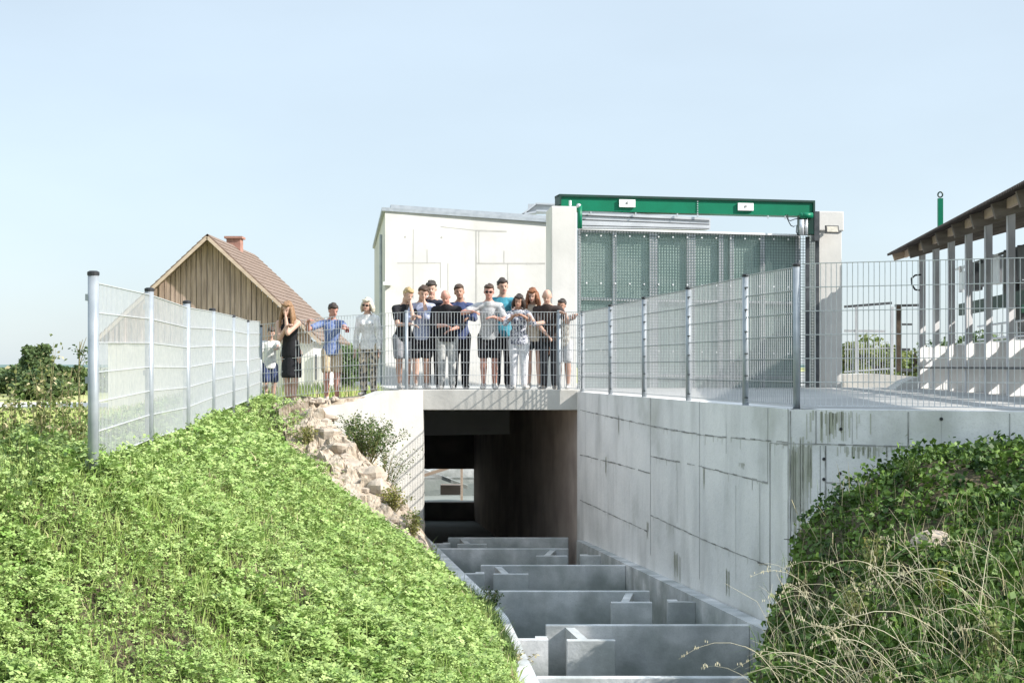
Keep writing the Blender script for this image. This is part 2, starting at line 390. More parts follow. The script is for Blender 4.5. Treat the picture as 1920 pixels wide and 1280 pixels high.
mb.wall([(XW(YB+.0), YB, -4.0, -.405), (XW(13.7), 13.7, -4.0, -.405)], .30, 0, side=1)
for pts in [[(1088,768),(1160,785),(1245,803),(1330,817),(1478,829)],
            [(1088,852),(1145,866),(1220,887)],[(1220,855),(1310,873),(1440,905)],
            [(1088,937),(1220,998)],[(1220,965),(1312,1008),(1440,1060)],[(1445,830),(1478,833)]]:
    for a, b in zip(pts, pts[1:]):
        d0, z0 = dz(*a); d1, z1 = dz(*b); seam(mb, XW, d0, z0, d1, z1, .016)
for px, y0, y1, wd in [(1122,745,790,.01),(1220,745,1040,.012),(1312,750,1085,.010),(1150,860,980,.008),(1440,765,905,.010),(1444,830,1110,.02),(1425,905,1060,.008),(1362,790,850,.006),(1478,765,1100,.014),(1098,770,850,.005),(1270,880,980,.006),(1180,900,1000,.005),(1380,910,1090,.006)]:
    d0, z0 = dz(px, y0); d1, z1 = dz(px, y1); seam(mb, XW, d0, z0, d0, z1, wd)
for px, y0, y1, wd in [(1136,860,910,.08),(1270,1040,1090,.22),(1365,1070,1115,.10),(1320,880,925,.10),(1160,780,815,.05),(1215,980,1015,.08),(1392,868,880,.12)]:
    d0, z0 = dz(px, y0); d1, z1 = dz(px, y1)
    for q in range(int(wd/.012)+4):
        dd = d0+random.gauss(0, wd*.35); zz = z0+random.uniform(-.03,.1)*(z0-z1); z2 = zz-(z0-z1)*random.uniform(.3,1.05)
        seam(mb, XW, dd, zz, dd, z2, random.uniform(.004,.016), 2, .003)
mb.build('retaining_wall', [M_conc, M_joint, M_moss], label='tall grey shaded concrete wall running along the right side of the fish pass, with form joints and dark stains', cat='wall')
# front retaining wall
mb = MB(); ax, ay = XW(13.7), 13.7; bx, by = 6.6, 12.06
D = Vector((bx-ax, by-ay)).normalized(); Nn = Vector((D.y, -D.x))
mb.wall([(ax, ay, -4.0, -.405), (bx, by, -4.0, -.405)], .32, 0, side=1)
def fz(px, py):      # photo point on this face
    k = (px-960)/F; s_ = (ay*k-ax)/(D.x-k*D.y); d = ay+D.y*s_; return s_, (HY-py)*d/F
def fseam(mb, s0, z0, s1, z1, w_=.012, m=1, off=.004):
    if m == 1 and abs(s0-s1) > .15:
        n = int(abs(s0-s1)/.07)+1
        for i in range(n):
            if random.random() < .06: continue
            u, v = i/n, (i+1)/n; fseam(mb, s0+(s1-s0)*u, z0+(z1-z0)*u, s0+(s1-s0)*v, z0+(z1-z0)*v, w_*random.choice([.4,.7,1,1.2]), 4, off)
            if random.random() < .4: fseam(mb, s0+(s1-s0)*u, z0, s0+(s1-s0)*u, z0-random.uniform(.01,.08), random.uniform(.003,.010), 2, .003)
        return
    if m == 4: m = 1
    a = Vector((ax+D.x*s0, ay+D.y*s0, z0)); b = Vector((ax+D.x*s1, ay+D.y*s1, z1)); n_ = Vector((Nn.x, Nn.y, 0))*off
    if abs(s0-s1) < 1e-6: t = Vector((D.x, D.y, 0))*w_/2
    else: t = Vector((0,0,-w_/2))
    mb.add([a+n_-t, a+n_+t, b+n_+t, b+n_-t], [(0,1,2,3)], m)
for (a, b) in [((1479,831),(1530,832)),((1530,832),(1700,837)),((1700,837),(1925,845)),((1548,904),(1680,911)),((1470,1010),(1530,1015))]:
    s0, z0 = fz(*a); s1, z1 = fz(*b); fseam(mb, s0, z0, s1, z1, .014)
for px, y0, y1, wd in [(1530,770,832,.010),(1703,772,837,.012),(1893,775,840,.010),(1548,835,1040,.014),(1538,835,1010,.006),(1598,772,832,.004),(1482,770,1080,.012),(1765,775,838,.004)]:
    s0, z0 = fz(px, y0); s1, z1 = fz(px, y1); fseam(mb, s0, z0, s0, z1, wd)
for px, y0, y1, wd in [(1486,850,980,.075),(1496,838,1060,.17),(1565,775,832,.35),(1520,840,1000,.06),(1620,838,860,.4)]:
    s0, z0 = fz(px, y0); s1, z1 = fz(px, y1)
    for q in range(int(wd/.010)+4):
        ss = s0+random.gauss(0, wd*.33); zz = z0+random.uniform(-.04,.1)*(z0-z1); z2 = zz-(z0-z1)*random.uniform(.2,1.05)
        fseam(mb, ss, zz, ss, z2, random.uniform(.004,.018), 2, .003)
for px, py in [(1545,898),(1575,887),(1545,860),(1577,804),(1765,785),(1700,858)]:
    s0, z0 = fz(px, py); c = Vector((ax+D.x*s0, ay+D.y*s0, z0))+Vector((Nn.x,Nn.y,0))*.002
    mb.tube([c, c+Vector((Nn.x,Nn.y,0))*.006], .016, 10, 3)
mb.build('retaining_wall', [M_conc, M_joint, M_moss, M_black], label='grey shaded concrete wall facing the camera behind the overgrown mound, mossy at its left corner', cat='wall')

# ------------------------------------------------------------------ bridge, tunnel, wing wall
TX = lambda y, x0: x0-.167*(y-YB)
br = empty('bridge', (-.2, YB+.2, -.7), 'pale concrete slab bridge over the fish pass, carrying the visitors', 'bridge')
mb = MB(); YE = 35.2
mb.prism([(-1.83,YB),(XW(YB)+.02,YB),(TX(YE,1.6)+.3,YE),(TX(YE,-1.83),YE)], -.70, -.37)
mb.build('slab', [M_concL], br, bevel=.012)
mb = MB()
mb.prism([(-1.83,YB+.31),(-1.432,YB+.31),(TX(YE,-1.43),YE),(TX(YE,-1.83),YE)], -4.0, -.70)
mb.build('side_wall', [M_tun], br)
mb = MB()
mb.prism([(1.07,YB+.02),(1.5,YB+.02),(TX(YE,1.5),YE),(TX(YE,1.07),YE)], -4.0, -.70)
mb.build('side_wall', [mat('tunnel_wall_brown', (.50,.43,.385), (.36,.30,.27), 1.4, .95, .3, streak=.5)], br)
mb = MB(); xl, xr = TX(YE,-1.83), TX(YE,1.5)
mb.box(xl, xr, YE, YE+.3, -2.50, -.69); mb.box(xl, xr, YE, YE+.3, -4.0, -3.32); mb.box(-.93, xr, YE+.01, YE+.29, -3.32, -2.50)
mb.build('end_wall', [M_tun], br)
mb = MB(); mb.box(-1.83, -1.43, YB-.004, YB+.30, -4.0, -.702); mb.build('pier', [M_concL], br)
# things seen in the daylight beyond the tunnel
mb = MB(); mb.obox((-2.2,39.5,-3.1),(2.2,.4,.35),(-.05,.12,0),(0,0,.28)); mb.box(-5.8,2,41.8,42.0,-3.75,-1.4); mb.box(-5.5,1,38.2,38.3,-3.0,-2.93); mb.obox((-1.9,37.4,-2.85),(.75,0,-.28),(0,.06,0),(0,0,.05)); mb.obox((-2.45,37.0,-2.9),(.04,0,0),(0,.04,0),(0,0,.7)); mb.obox((-1.55,36.4,-3.1),(.25,0,0),(0,.2,0),(0,0,.12), 1); mb.obox((-2.1,36.6,-2.72),(.5,0,.16),(0,.06,0),(0,0,.04), 1); mb.obox((-1.3,37.2,-2.75),(.03,0,0),(0,.03,0),(0,0,.7), 1)
mb.build('concrete_block', [M_concCh, M_fascia], label='pale concrete walls of the open basin seen through the far end of the tunnel', cat='wall')
# wing wall left of the opening
wing = [(-1.43,YB-.03,-4.0,-.375),(-1.95,22.72,-4.0,-.385),(P(680,750,22.1).x,22.1,-4.0,P(680,752,22.1).z),(P(590,770,21.4).x,21.4,-4.0,P(590,769,21.4).z)]
mb = MB(); mb.wall(wing, .28, 0, side=-1)
for (px, y0, y1) in [(745,770,870),(700,790,850)]:
    pass
mb.build('wing_wall', [M_concL], label='sunlit pale concrete wing wall with a sloping top left of the tunnel opening', cat='wall')
# ------------------------------------------------------------------ fish pass walls and baffles
mb = MB(); ds = np.linspace(34.9, 9.5, 26)
mb.wall([(XL(d), d, -3.9, ZT(d)) for d in ds if d > 10.5], .15, 0, side=-1)
mb.build('channel_wall', [M_concCh], label='low left side wall of the fish pass, its pale top edge beside the grass bank', cat='wall')
mb = MB(); mb.wall([(XRi(d), d, -3.9, ZT(d)) for d in ds if d < YB+.0 and d > 9.5], .165, 0, side=1)
for d in (22.0, 19.0, 16.4, 14.6):
    seam(mb, XRi, d, ZT(d)-.01, d, -3.7, .012)
mb.build('channel_wall', [M_concCh, M_joint], label='low right side wall of the fish pass forming a ledge at the foot of the tall wall', cat='wall')
def plate(mb, x0, x1, d, th, z1, z0=-3.75): mb.box(min(x0,x1), max(x0,x1), d, d+th, z0, z1)
bl = ['nearest cross wall, only its top edge showing at the foot of the photo','large pale cross wall with a sunlit top, second nearest in the fish pass',
      'cross wall with flaking top edge, its slot on the right, third nearest','fourth cross wall, its slot and short arm on the left',
      'fifth cross wall just in front of the tunnel mouth, arm on the right','narrow cross wall right under the bridge edge','cross wall deep in the dark tunnel behind the others']
for i, (d, left) in enumerate([(11.5,0),(14.2,1),(16.75,0),(19.4,1),(21.6,0),(23.35,1)]):
    t = empty('fish_pass_baffle', ((XL(d)+XRi(d))/2, d, -3.75), 'grey concrete '+bl[i], 'baffle', 'cross walls of the fish pass')
    l, r = XL(d)+.003, XRi(d)-.003; z = ZT(d)-.02; sgn = 1 if left else -1
    wl, op = (r, l) if left else (l, r)          # wall it starts from, side of its slot
    e = op+sgn*.34
    mb = MB(); plate(mb, wl, e, d, .085, z); mb.build('cross_wall', M_concCh, t, bevel=.008)
    a = e+sgn*.24
    mb = MB(); mb.prism([(a-.045,d-.62),(a+.045,d-.62),(a+.045,d),(a-.045,d)], -3.75, z-.01) if False else mb.obox(((a+a+sgn*.10)/2, d-.31, (z-.02-3.75)/2), (sgn*.05,-.31,0), (.045,0,0), (0,0,(z-.02+3.75)/2))
    mb.build('arm', M_concCh, t)
    mb = MB(); h0 = a+sgn*.10
    plate(mb, h0-.16, h0+.30, d-.70, .08, z-.015)
    mb.build('head_plate', M_concCh, t, bevel=.008)
    # stub on the opposite wall
    d2 = d-.66; w2 = (XL(d2)+.003) if left else (XRi(d2)-.003)
    mb = MB(); plate(mb, w2, w2+sgn*.30, d2, .10, z-.02)
    mb.box(min(w2+sgn*.18,w2+sgn*.295), max(w2+sgn*.18,w2+sgn*.295), d2+.10, d2+.22, -3.75, z-.022)
    mb.build('stub', M_concCh, t)

# ------------------------------------------------------------------ fences
def post(root, p, h, r=.032, capm=M_black, below=.3):
    mb = MB(); p = Vector(p)
    mb.tube([p-Vector((0,0,below)), p+Vector((0,0,h))], r, 14)
    o = mb.build('post', M_galv, root, smooth=False)
    for pl in o.data.polygons: pl.use_smooth = len(pl.vertices) == 4
    mb = MB(); mb.tube([p+Vector((0,0,h-.004)), p+Vector((0,0,h+.018)), p+Vector((0,0,h+.026))], [r+.004, r+.004, r*.7], 14)
    mb.build('post_cap', capm, o)
    return o
def panel(root, A, B, H, nh=7, step=.05, wv=.0065, wh=.0075, mt=None, over=.0):
    """A, B: bottom ends"""
    A, B = Vector(A), Vector(B); L = Vector((B.x-A.x, B.y-A.y, 0)).length; t = (B-A)/L; th = Vector((t.x, t.y, 0)).normalized()
    n_ = Vector((-th.y, th.x, 0)); mb = MB(); n = int(L/step)
    for i in range(n+1):
        c = A+t*(step*.5+i*step)
        if (c-A).length > L: break
        mb.obox(c+Vector((0,0,H/2+over/2)), th*wv/2, n_*wv/2, (0,0,H/2+over/2))
    for k in range(nh):
        z = H*k/(nh-1)
        for sg in (-1, 1):
            a = A+Vector((0,0,z))+n_*sg*(wv/2+wh/2); b = B+Vector((0,0,z))+n_*sg*(wv/2+wh/2)
            mb.obox((a+b)/2, (b-a)/2, n_*wh/2, (0,0,wh/2))
    return mb.build('mesh_panel', mt or M_wire, root)
# left fence
fl = empty('mesh_fence', fence_pts[0], 'long galvanised mesh fence climbing away along the top of the grass bank on the left', 'fence')
tops = [515,545,568,582,594,603,612]
ph = [ (HY-t)*p.y/F-p.z for t, p in zip(tops, fence_pts)]
for p, h in zip(fence_pts, ph):
    post(fl, p, h, .036)
    for k in range(3):
        mb = MB(); z = .1+k*.55; mb.obox(p+Vector((-.035,-.0,z)), (.014,0,0), (0,.02,0), (0,0,.022)); mb.build('clamp', M_galv, fl)
for a, b, ha, hb in zip(fence_pts, fence_pts[1:], ph, ph[1:]):
    panel(fl, a+Vector((.0,0,.10)), b+Vector((.0,0,.10)), 1.20, wv=.0050, wh=.006)
# run between the left fence and the bridge
PB0 = Vector((P(762,727,23.25).x, 23.25, -.37)); PB1 = Vector((P(1048,727,23.25).x, 23.25, -.37))
fm = empty('mesh_fence', fence_pts[-1], 'sloping mesh fence between grass bank and bridge, in front of the four leftmost people', 'fence')
q0 = fence_pts[-1]+Vector((0,0,.03)); q1 = Vector((P(632,735,23.5).x, 23.5, -.42)); 
panel(fm, q0, q1+Vector((0,0,.02)), 1.22); panel(fm, q1+Vector((0,0,.02)), PB0+Vector((0,0,.03)), 1.22)
rb = empty('bridge_railing', (PB0+PB1)/2, 'light galvanised mesh railing along the front edge of the bridge, in front of the group', 'railing')
post(rb, PB0, 1.25, .030, M_galv); post(rb, PB1, 1.25, .030, M_galv)
panel(rb, PB0+Vector((0,0,.03)), PB1+Vector((0,0,.03)), 1.22)
CR = Vector((XW(22.85)+.04, 22.85, -.385))
panel(rb, PB1+Vector((0,0,.03)), CR+Vector((0,0,.03)), 1.22)
# handrail cap
# right fence
fr = empty('mesh_fence', CR, 'galvanised mesh fence on top of the wall right of the fish pass', 'fence')
rp = []
for x in (1092,1145,1208,1291,1398,1494):
    d = F*(1.10+22.9/6+.05)/((x-960)+F/6); rp.append(Vector((XW(d)+.05, d, -.405)))
rp[-1] = Vector((2.735, 13.84, -.405))
for i, p in enumerate(rp): post(fr, p, 1.27+.1*i/5, .034)
for i, (a, b) in enumerate(zip(rp, rp[1:])):
    panel(fr, a+Vector((0,0,.04)), b+Vector((0,0,.04)), 1.22+.1*(i)/5+.02, wv=.0056, mt=mat('shade_darkened_wire', (.44,.45,.46), (.36,.375,.39), 20, .55, metal=.05))  # wire colour darkened to deepen the shed roof's shadow on this fence
    for k in range(6):
        mb = MB(); mb.obox(a+Vector((.0,-.05,.08+.23*k)), (.006,-.022,0), (.012,0,0), (0,0,.006)); mb.build('clamp', M_dsteel, fr)
# near right fence
ff = empty('mesh_fence', rp[-1]+Vector((.1,0,0)), 'tall mesh fence on the wall facing the camera, in front of the open shed', 'fence')
e0 = rp[-1]+Vector((.05,-.02,.03)); e1 = Vector((6.5, 12.35, -.37))
emid = e0+(e1-e0)*.55
panel(ff, e0, emid, 1.36); panel(ff, emid, e1, 1.38)

# ------------------------------------------------------------------ concrete building behind the people
G = -.40
bt = empty('building', (-1, 29.5, G), 'plain pale concrete building with a thin metal roof edge behind the group', 'building')
c0 = Vector((P(722,0,29).x, 29, 0)); c1 = Vector((P(1030,0,30.2).x, 30.2, 0)); c2 = Vector((P(702,0,34.6).x, 34.6, 0)); c3 = Vector((1.2, 35.0, 0))
z0, z1, z2, z3 = (HY-396)*29/F, (HY-418)*30.2/F, (HY-466)*34.6/F, 2.6
mb = MB(); mb.hexa([(c0.x,c0.y,-1.4),(c1.x,c1.y,-1.4),(c3.x,c3.y,-1.4),(c2.x,c2.y,-1.4),(c0.x,c0.y,z0),(c1.x,c1.y,z1),(c3.x,c3.y,z3),(c2.x,c2.y,z2)], 0)
dv = (c1-c0).normalized(); nv = Vector((dv.y,-dv.x,0))
def bp(px, py):
    k = (px-960)/F; s_ = (c0.y*k-c0.x)/(dv.x-k*dv.y); p = c0+dv*s_; p.z = (HY-py)*p.y/F; return p
def bseam(px0, py0, px1, py1, w_=.018):
    a = bp(px0,py0)+nv*.004; b = bp(px1,py1)+nv*.004
    t = dv*w_/2 if px0 == px1 else Vector((0,0,-w_/2)); mb.add([a-t,a+t,b+t,b-t],[(0,1,2,3)],1)
for q in [(775,455,775,560),(826,492,826,540),(801,468,801,493),(893,432,893,600),(898,432,898,494),(945,470,945,494),(952,494,952,540),(745,493,826,493),(893,494,1022,494),(826,425,893,432),(893,432,950,434),(775,430,775,455),(840,493,840,600)]:
    bseam(*q, .03 if q[0] == 893 else .014)
for px,py in [(760,444),(828,445),(988,494),(870,560),(870,632)]:
    c = bp(px,py); mb.tube([c+nv*.001, c+nv*.006], .022, 10, 1)
mb.build('wall', [M_concW, M_jointL], bt)
mb = MB()
def rp_(c, z, o, dz_): return (c.x+o[0], c.y+o[1], z+dz_)
mb.hexa([rp_(c0,z0,(-.06,-.06),.004),rp_(c1,z1,(.06,-.06),.004),rp_(c3,z3,(.06,.06),.004),rp_(c2,z2,(-.05,.06),.004),
         rp_(c0,z0,(-.06,-.06),.075),rp_(c1,z1,(.06,-.06),.075),rp_(c3,z3,(.06,.06),.075),rp_(c2,z2,(-.05,.06),.075)])
mb.hexa([rp_(c0,z0,(.1,.15),.075),rp_(c1,z1,(.06,.15),.075),rp_(c3,z3,(.06,-.06),.075),rp_(c2,z2,(.1,-.06),.075),
         rp_(c0,z0,(.1,.15),.15),rp_(c1,z1,(.06,.15),.16),rp_(c3,z3,(.06,-.06),.15),rp_(c2,z2,(.1,-.06),.15)])
mb.build('roof_edge', M_galv, bt)
mb = MB(); q = P(727,531,28.9); mb.box(q.x-.09,q.x+.09,28.86,29.02,q.z-.04,q.z+.03); mb.build('wall_lamp', M_white, bt)
mb = MB(); a = P(712,560,28.95)
mb.tube([P(714,440,29.3), P(714,720,29.3)], .03, 8); mb.build('downpipe', M_galv, bt)
mb = MB()
for a, b in [((979,404),(1005,384)),((1005,384),(1060,386)),((1005,397),(1060,399)),((979,404),(1005,399))]:
    mb.beam(P(*a,31.5), P(*b,31.5), .5, .035)
mb.obox(P(1020,392,31.6), (.35,0,0),(0,.2,0),(0,0,.09)); 
mb.build('roof_hatch', M_alu, label='small metal roof canopy peeping over the building beside the left concrete pillar', cat='roof canopy')

# ------------------------------------------------------------------ screen gate between two concrete pillars
def pillar(x0, x1, d0, top, depth, label, capped=False):
    a = P(x0,0,d0); b = P(x1,0,d0+.1); zt = (HY-top)*d0/F
    t = empty('concrete_pillar', ((a.x+b.x)/2, d0, G), label, 'pillar')
    mb = MB(); mb.hexa([(a.x,d0,G-.3),(b.x,d0+.08,G-.3),(b.x-.08,d0+depth,G-.3),(a.x-.08,d0+depth,G-.3),(a.x,d0,zt),(b.x,d0+.08,zt),(b.x-.08,d0+depth,zt),(a.x-.08,d0+depth,zt)])
    mb.build('shaft', M_concW, t, bevel=.015)
    if capped:
        zc = zt; mb = MB(); mb.hexa([(a.x-.05,d0-.05,zc-.32),(b.x+.03,d0+.03,zc-.32),(b.x,d0+depth,zc-.32),(a.x-.1,d0+depth,zc-.32),(a.x-.05,d0-.05,zc+.06),(b.x+.03,d0+.03,zc+.06),(b.x,d0+depth,zc+.06),(a.x-.1,d0+depth,zc+.06)])
        mb.build('head', M_concW, t, bevel=.02)
    return t
pillar(1034, 1081, 26.6, 386, 1.0, 'tall pale concrete pillar to the left of the green beam')
pillar(1535, 1578, 28.0, 402, .7, 'tall pale concrete pillar with a block head and floodlight, right of the green beam', True)
t = empty('floodlight', P(1560,430,27.8), 'small black framed floodlight fixed near the top of the right concrete pillar', 'lamp')
mb = MB(); c = P(1560,430,27.72); mb.obox(c, (.135,.03,0), (0,.035,0), (0,.03,.075)); mb.build('housing', M_black, t, bevel=.006)
mb = MB(); mb.obox(c+Vector((0,-.036,0)), (.11,.024,0), (0,.008,0), (0,.024,.056)); mb.build('glass', M_glass, t)
mb = MB(); mb.beam(c+Vector((-.02,.04,0)), c+Vector((-.02,.26,.0)), .05, .04); mb.build('bracket', M_alu, t)

GD = lambda px: 27.1+(px-1081)/454*.95     # depth of the gate plane
def gp(px, py, o=0): d = GD(px)+o; return P(px, py, d)
gt = empty('screen_gate', gp(1300,720), 'wide grey-green grated screen gate hanging between the two concrete pillars', 'gate')
mb = MB()
def gq(px0, px1, ytop, ybot, o, th, m=0, mbx=None):
    mbx = mbx or mb
    a, b = gp(px0, 687, o), gp(px1, 687, o); za = ytop; 
    def Z(py, px): return (HY-py)*GD(px)/F
    n_ = Vector((.2,-1,0)).normalized()*th
    mbx.hexa([(a.x,a.y,Z(ybot[0],px0)),(b.x,b.y,Z(ybot[1],px1)),(b.x-n_.x,b.y-n_.y,Z(ybot[1],px1)),(a.x-n_.x,a.y-n_.y,Z(ybot[0],px0)),
              (a.x,a.y,Z(ytop[0],px0)),(b.x,b.y,Z(ytop[1],px1)),(b.x-n_.x,b.y-n_.y,Z(ytop[1],px1)),(a.x-n_.x,a.y-n_.y,Z(ytop[0],px0))], m)
yt = lambda px: 431+(px-1082)*(442-431)/(1500-1082)
edges = [1086,1152,1222,1292,1352,1430,1496]
for a, b in zip(edges, edges[1:]):
    pm = MB(); gq(a+3, b-3, (yt(a), yt(b)), (728,728), .10, .03, 0, pm); pm.build('panel', M_screen, gt)
mb = MB()
for i, e in enumerate(edges+[1230,1300,1372]):
    gq(e-4 if i else e-2, e+4, (yt(e), yt(e)), (728,728), .02, .06)
for py in (433, 560, 700):
    gq(1084, 1498, (py-3, py+6), (py+2, py+11), .03, .05)
fm_ = mb; mb = MB(); X0, X1 = gp(1084,0), gp(1526,0); L = (X1-X0); L.z = 0; n = int(L.length/.055); nb = Vector((.2,-1,0)).normalized()
for i in range(n+1):
    c = X0+L*(i/n); px = 960+F*c.x/c.y; za = (HY-yt(px))*c.y/F; mb.obox((c.x,c.y,(za-.40)/2), L.normalized()*.0045, nb*.004, (0,0,(za+.40)/2))
k = 0; z = -.38
while z < 2.5:
    a = X0.copy(); b = X1.copy(); a.z = z; b.z = z
    if (HY-yt(1084))*X0.y/F > z: mb.obox((a+b)/2, (b-a)/2, nb*.0035, (0,0,.0045))
    z += .055
mb.build('grating', M_grid, gt)
mb = fm_
for px in range(1100, 1500, 27):
    for py in (441, 530, 655):
        c = gp(px, py+(px-1082)*.02, -.02); mb.obox(c, (.013,0,0),(0,.01,0),(0,0,.013), 1)
mb.build('frame', [M_alu, M_white], gt)

gb = empty('gantry_beam', gp(1290,380), 'long dark-rimmed green steel beam spanning above the screen gate', 'steel beam')
mb = MB(); ybt = lambda px: 375+(px-1050)*(391-378)/477
gq(1052, 1525, (370,382), (396,407), -.15, .30); mb.build('web', M_green, gb)
mb = MB(); gq(1049, 1528, (366,378), (370.5,382), -.19, .40)
gq(1049, 1052.5, (366,366), (386,386), -.19, .38); gq(1525, 1528.5, (378,378), (402,402), -.19, .38)
mb.build('rim', M_dgreen, gb)
for px, py in [(1176,381.5),(1398,388)]:
    mb = MB(); c = gp(px, py, -.19); mb.obox(c, (.155,.03,0), (0,.02,0), (0,0,.072)); q = mb.build('plate', M_white, gb, bevel=.004)
    mb = MB(); c = gp(px, py-1, -.22); mb.tube([c, c+Vector((0,-.004,0))], .022, 12); mb.tube([c+Vector((0,-.004,0)), c+Vector((0,-.006,0))], .010, 8, 1)
    mb.build('emblem', [M_dsteel, M_white], q)
mb = MB()
for px in (1108,1192,1270,1308,1440,1472):
    c = gp(px, 398+(px-1050)*.023, -.17); mb.obox(c, (.012,0,0),(0,.015,0),(0,0,.028))
for k in range(6): 
    c = gp(1308, 378+k*4.2, -.17); mb.obox(c, (.010,0,0),(0,.012,0),(0,0,.010))
mb.build('bolts', M_alu, gb)
# left bracket / actuator
t = empty('actuator', gp(1087,400,-.3), 'short green cylinder bracket holding the beam at the left pillar', 'actuator')
mb = MB(); mb.tube([gp(1087,385,-.3), gp(1087,428,-.3)], .045, 12); mb.build('cylinder', M_green, t, smooth=True)
mb = MB(); mb.ell(gp(1085,386,-.3), .05,.05,.045); mb.build('cap', M_alu, t, smooth=True)
mb = MB(); mb.tube([gp(1069,376,-.3), gp(1069,386,-.3)], .025, 8); mb.build('bolt', M_white, t)
# right gear
t = empty('actuator', gp(1510,420,-.3), 'dark green motor bracket with a round cap between the beam end and the right pillar', 'actuator')
mb = MB(); mb.obox(gp(1513,422,-.3), (.17,0,0),(0,.10,0),(0,0,.19)); mb.build('housing', M_dgreen, t, bevel=.01)
mb = MB(); mb.tube([gp(1503,404,-.45), gp(1523,404,-.45)], .055, 14); mb.ell(gp(1503,404,-.45),.05,.055,.055); mb.build('motor', M_green, t, smooth=True)
mb = MB(); mb.tube([gp(1503,412,-.45), gp(1503,440,-.45)], .05, 12); mb.tube([gp(1512,412,-.45), gp(1512,440,-.45)], .028, 12); mb.build('cylinder', M_alu, t, smooth=True)
mb = MB(); mb.obox(gp(1529,425,-.3), (.05,0,0),(0,.14,0),(0,0,.28)); mb.build('bracket', M_dsteel, t)
mb = MB(); mb.beam(gp(1514,444,-.2), gp(1514,726,-.2), .06, .07); mb.beam(gp(1532,438,-.2), gp(1532,726,-.2), .05, .07); mb.build('guide_rail', M_dsteel, gt)
cbl = MB()
cbl.tube([gp(1473,402,-.3), gp(1477,412,-.3), gp(1482,414,-.32), gp(1490,411,-.34), gp(1500,409,-.35)], .009, 6)
cbl.tube([gp(1477,402,-.3), gp(1478,414,-.3), gp(1483,423,-.32), gp(1488,425,-.32), gp(1494,422,-.33), gp(1493,435,-.33), gp(1496,440,-.33)], .009, 6)
cbl.build('cable', M_black, label='two loose black cables drooping under the right end of the green beam', cat='cable')
# aluminium trough under the beam
t = empty('cover_box', gp(1200,415), 'long pale aluminium roller cover tapering to the right below the green beam', 'roller cover')
mb = MB(); gq(1090, 1332, (395,410), (405,417), -.12, .3); gq(1090, 1332, (405.5,417.5), (428,431), -.10, .28); mb.build('casing', M_alu, t)
mb = MB(); gq(1092,1330,(404,414),(406,415.5),-.128,.02); gq(1092,1330,(412,421),(414,422.5),-.105,.02); gq(1092,1330,(423,429),(424.5,430),-.105,.02)
mb.build('seam', M_dsteel, t)
mb = MB(); gq(1092,1500,(427,440),(431,443),-.08,.15); mb.build('lip', M_white, t)

# ------------------------------------------------------------------ open shed on the right
XE = lambda y: 5.97+.115*(y-16)        # eave line
ZE = 2.2
ut = Vector((.115, 1, 0)).normalized(); us = Vector((ut.y, -ut.x, 0))   # along, inwards
sh = empty('shed', (XE(20)+2, 20, G), 'open-sided shed with a brown corrugated roof on pale columns at the right edge', 'shed')
Y0, Y1 = 11.8, 28.4; W = 3.5; rise = .30
V = []; Fc = []; lam = .09; npl = int((Y1-Y0)/lam*6)
for i in range(npl+1):
    y = Y0+(Y1-Y0)*i/npl; b = Vector((XE(y), y, ZE)); hgt = .022*math.sin(2*math.pi*(y-Y0)/lam)
    a0 = b+Vector((0,0,hgt)); a1 = b+us*W+Vector((0,0,hgt+rise*W))
    V += [a0, a1, a0-Vector((0,0,.006)), a1-Vector((0,0,.006))]
for i in range(npl):
    a = 4*i; Fc += [(a,a+4,a+5,a+1),(a+2,a+3,a+7,a+6),(a,a+2,a+6,a+4),(a+1,a+5,a+7,a+3)]
objmesh('roof', V, Fc, M_sheet, sh)
mb = MB(); 
a = Vector((XE(Y0), Y0, ZE-.10))+us*.34; b = Vector((XE(Y1-.05), Y1-.05, ZE-.10))+us*.34
mb.beam(a+Vector((0,0,.10)), b+Vector((0,0,.10)), .05, .13)
mb.build('fascia', M_fascia, sh)
mb = MB()
a = Vector((XE(Y1), Y1-.08, ZE-.06)); mb.beam(a+us*.1, a+us*W+Vector((0,0,rise*W)), .05, .14); mb.build('end_rafter', M_fascia, sh)
lv = Vector((.86,.51,0)); ln_ = Vector((.51,-.86,0))     # the blades stand at an angle, like louvres
py_ = [26.6-1.42*k for k in range(11)]
for k, y in enumerate(py_):
    b = Vector((XE(y)+.35, y, 0))
    m2 = MB()
    for (s0, s1, zt) in [(0.0,.022,ZE-.02)]:
        m2.obox(b+lv*.075+Vector((0,.05,(ZE-.05+.36)/2)), lv*.066, ln_*.02, (0,0,(ZE-.05-.36)/2))        # blade facing the camera
    m2.obox(b+us*.004+Vector((0,.05,(ZE-.05+G)/2)), us*.005, ut*.05, (0,0,(ZE-.05-G)/2))
    m2.build('column', M_col, sh)
    m3 = MB()
    r0 = b-us*.2+Vector((0,0,ZE-.10)); r1 = b+us*(W-.6)+Vector((0,0,ZE-.16+rise*(W-.5)))
    m3.beam(r0, r1, .09, .21); m3.build('rafter', M_rafter, sh)
    m4 = MB(); zt = .36
    m4.obox(b+lv*.24+Vector((0,.05,(zt+G)/2)), lv*.235, ln_*.02, (0,0,(zt-G)/2)); m4.build('fin', M_col2, sh)
mb = MB()
for z, off, hh in [(.36,.88,.15)]:
    a = Vector((XE(Y0+.3), Y0+.3, z))+us*(off+.35); b = Vector((XE(Y1-.8), Y1-.8, z))+us*(off+.35)
    mb.beam(a, b, .06, hh)
a = Vector((XE(Y0+.3), Y0+.3, .0))+us*(.85); b = Vector((XE(Y1-1.2), Y1-1.2, .0))+us*(.85); mb.beam(a, b, .05, .10)
mb.build('inner_rail', M_alu, sh)
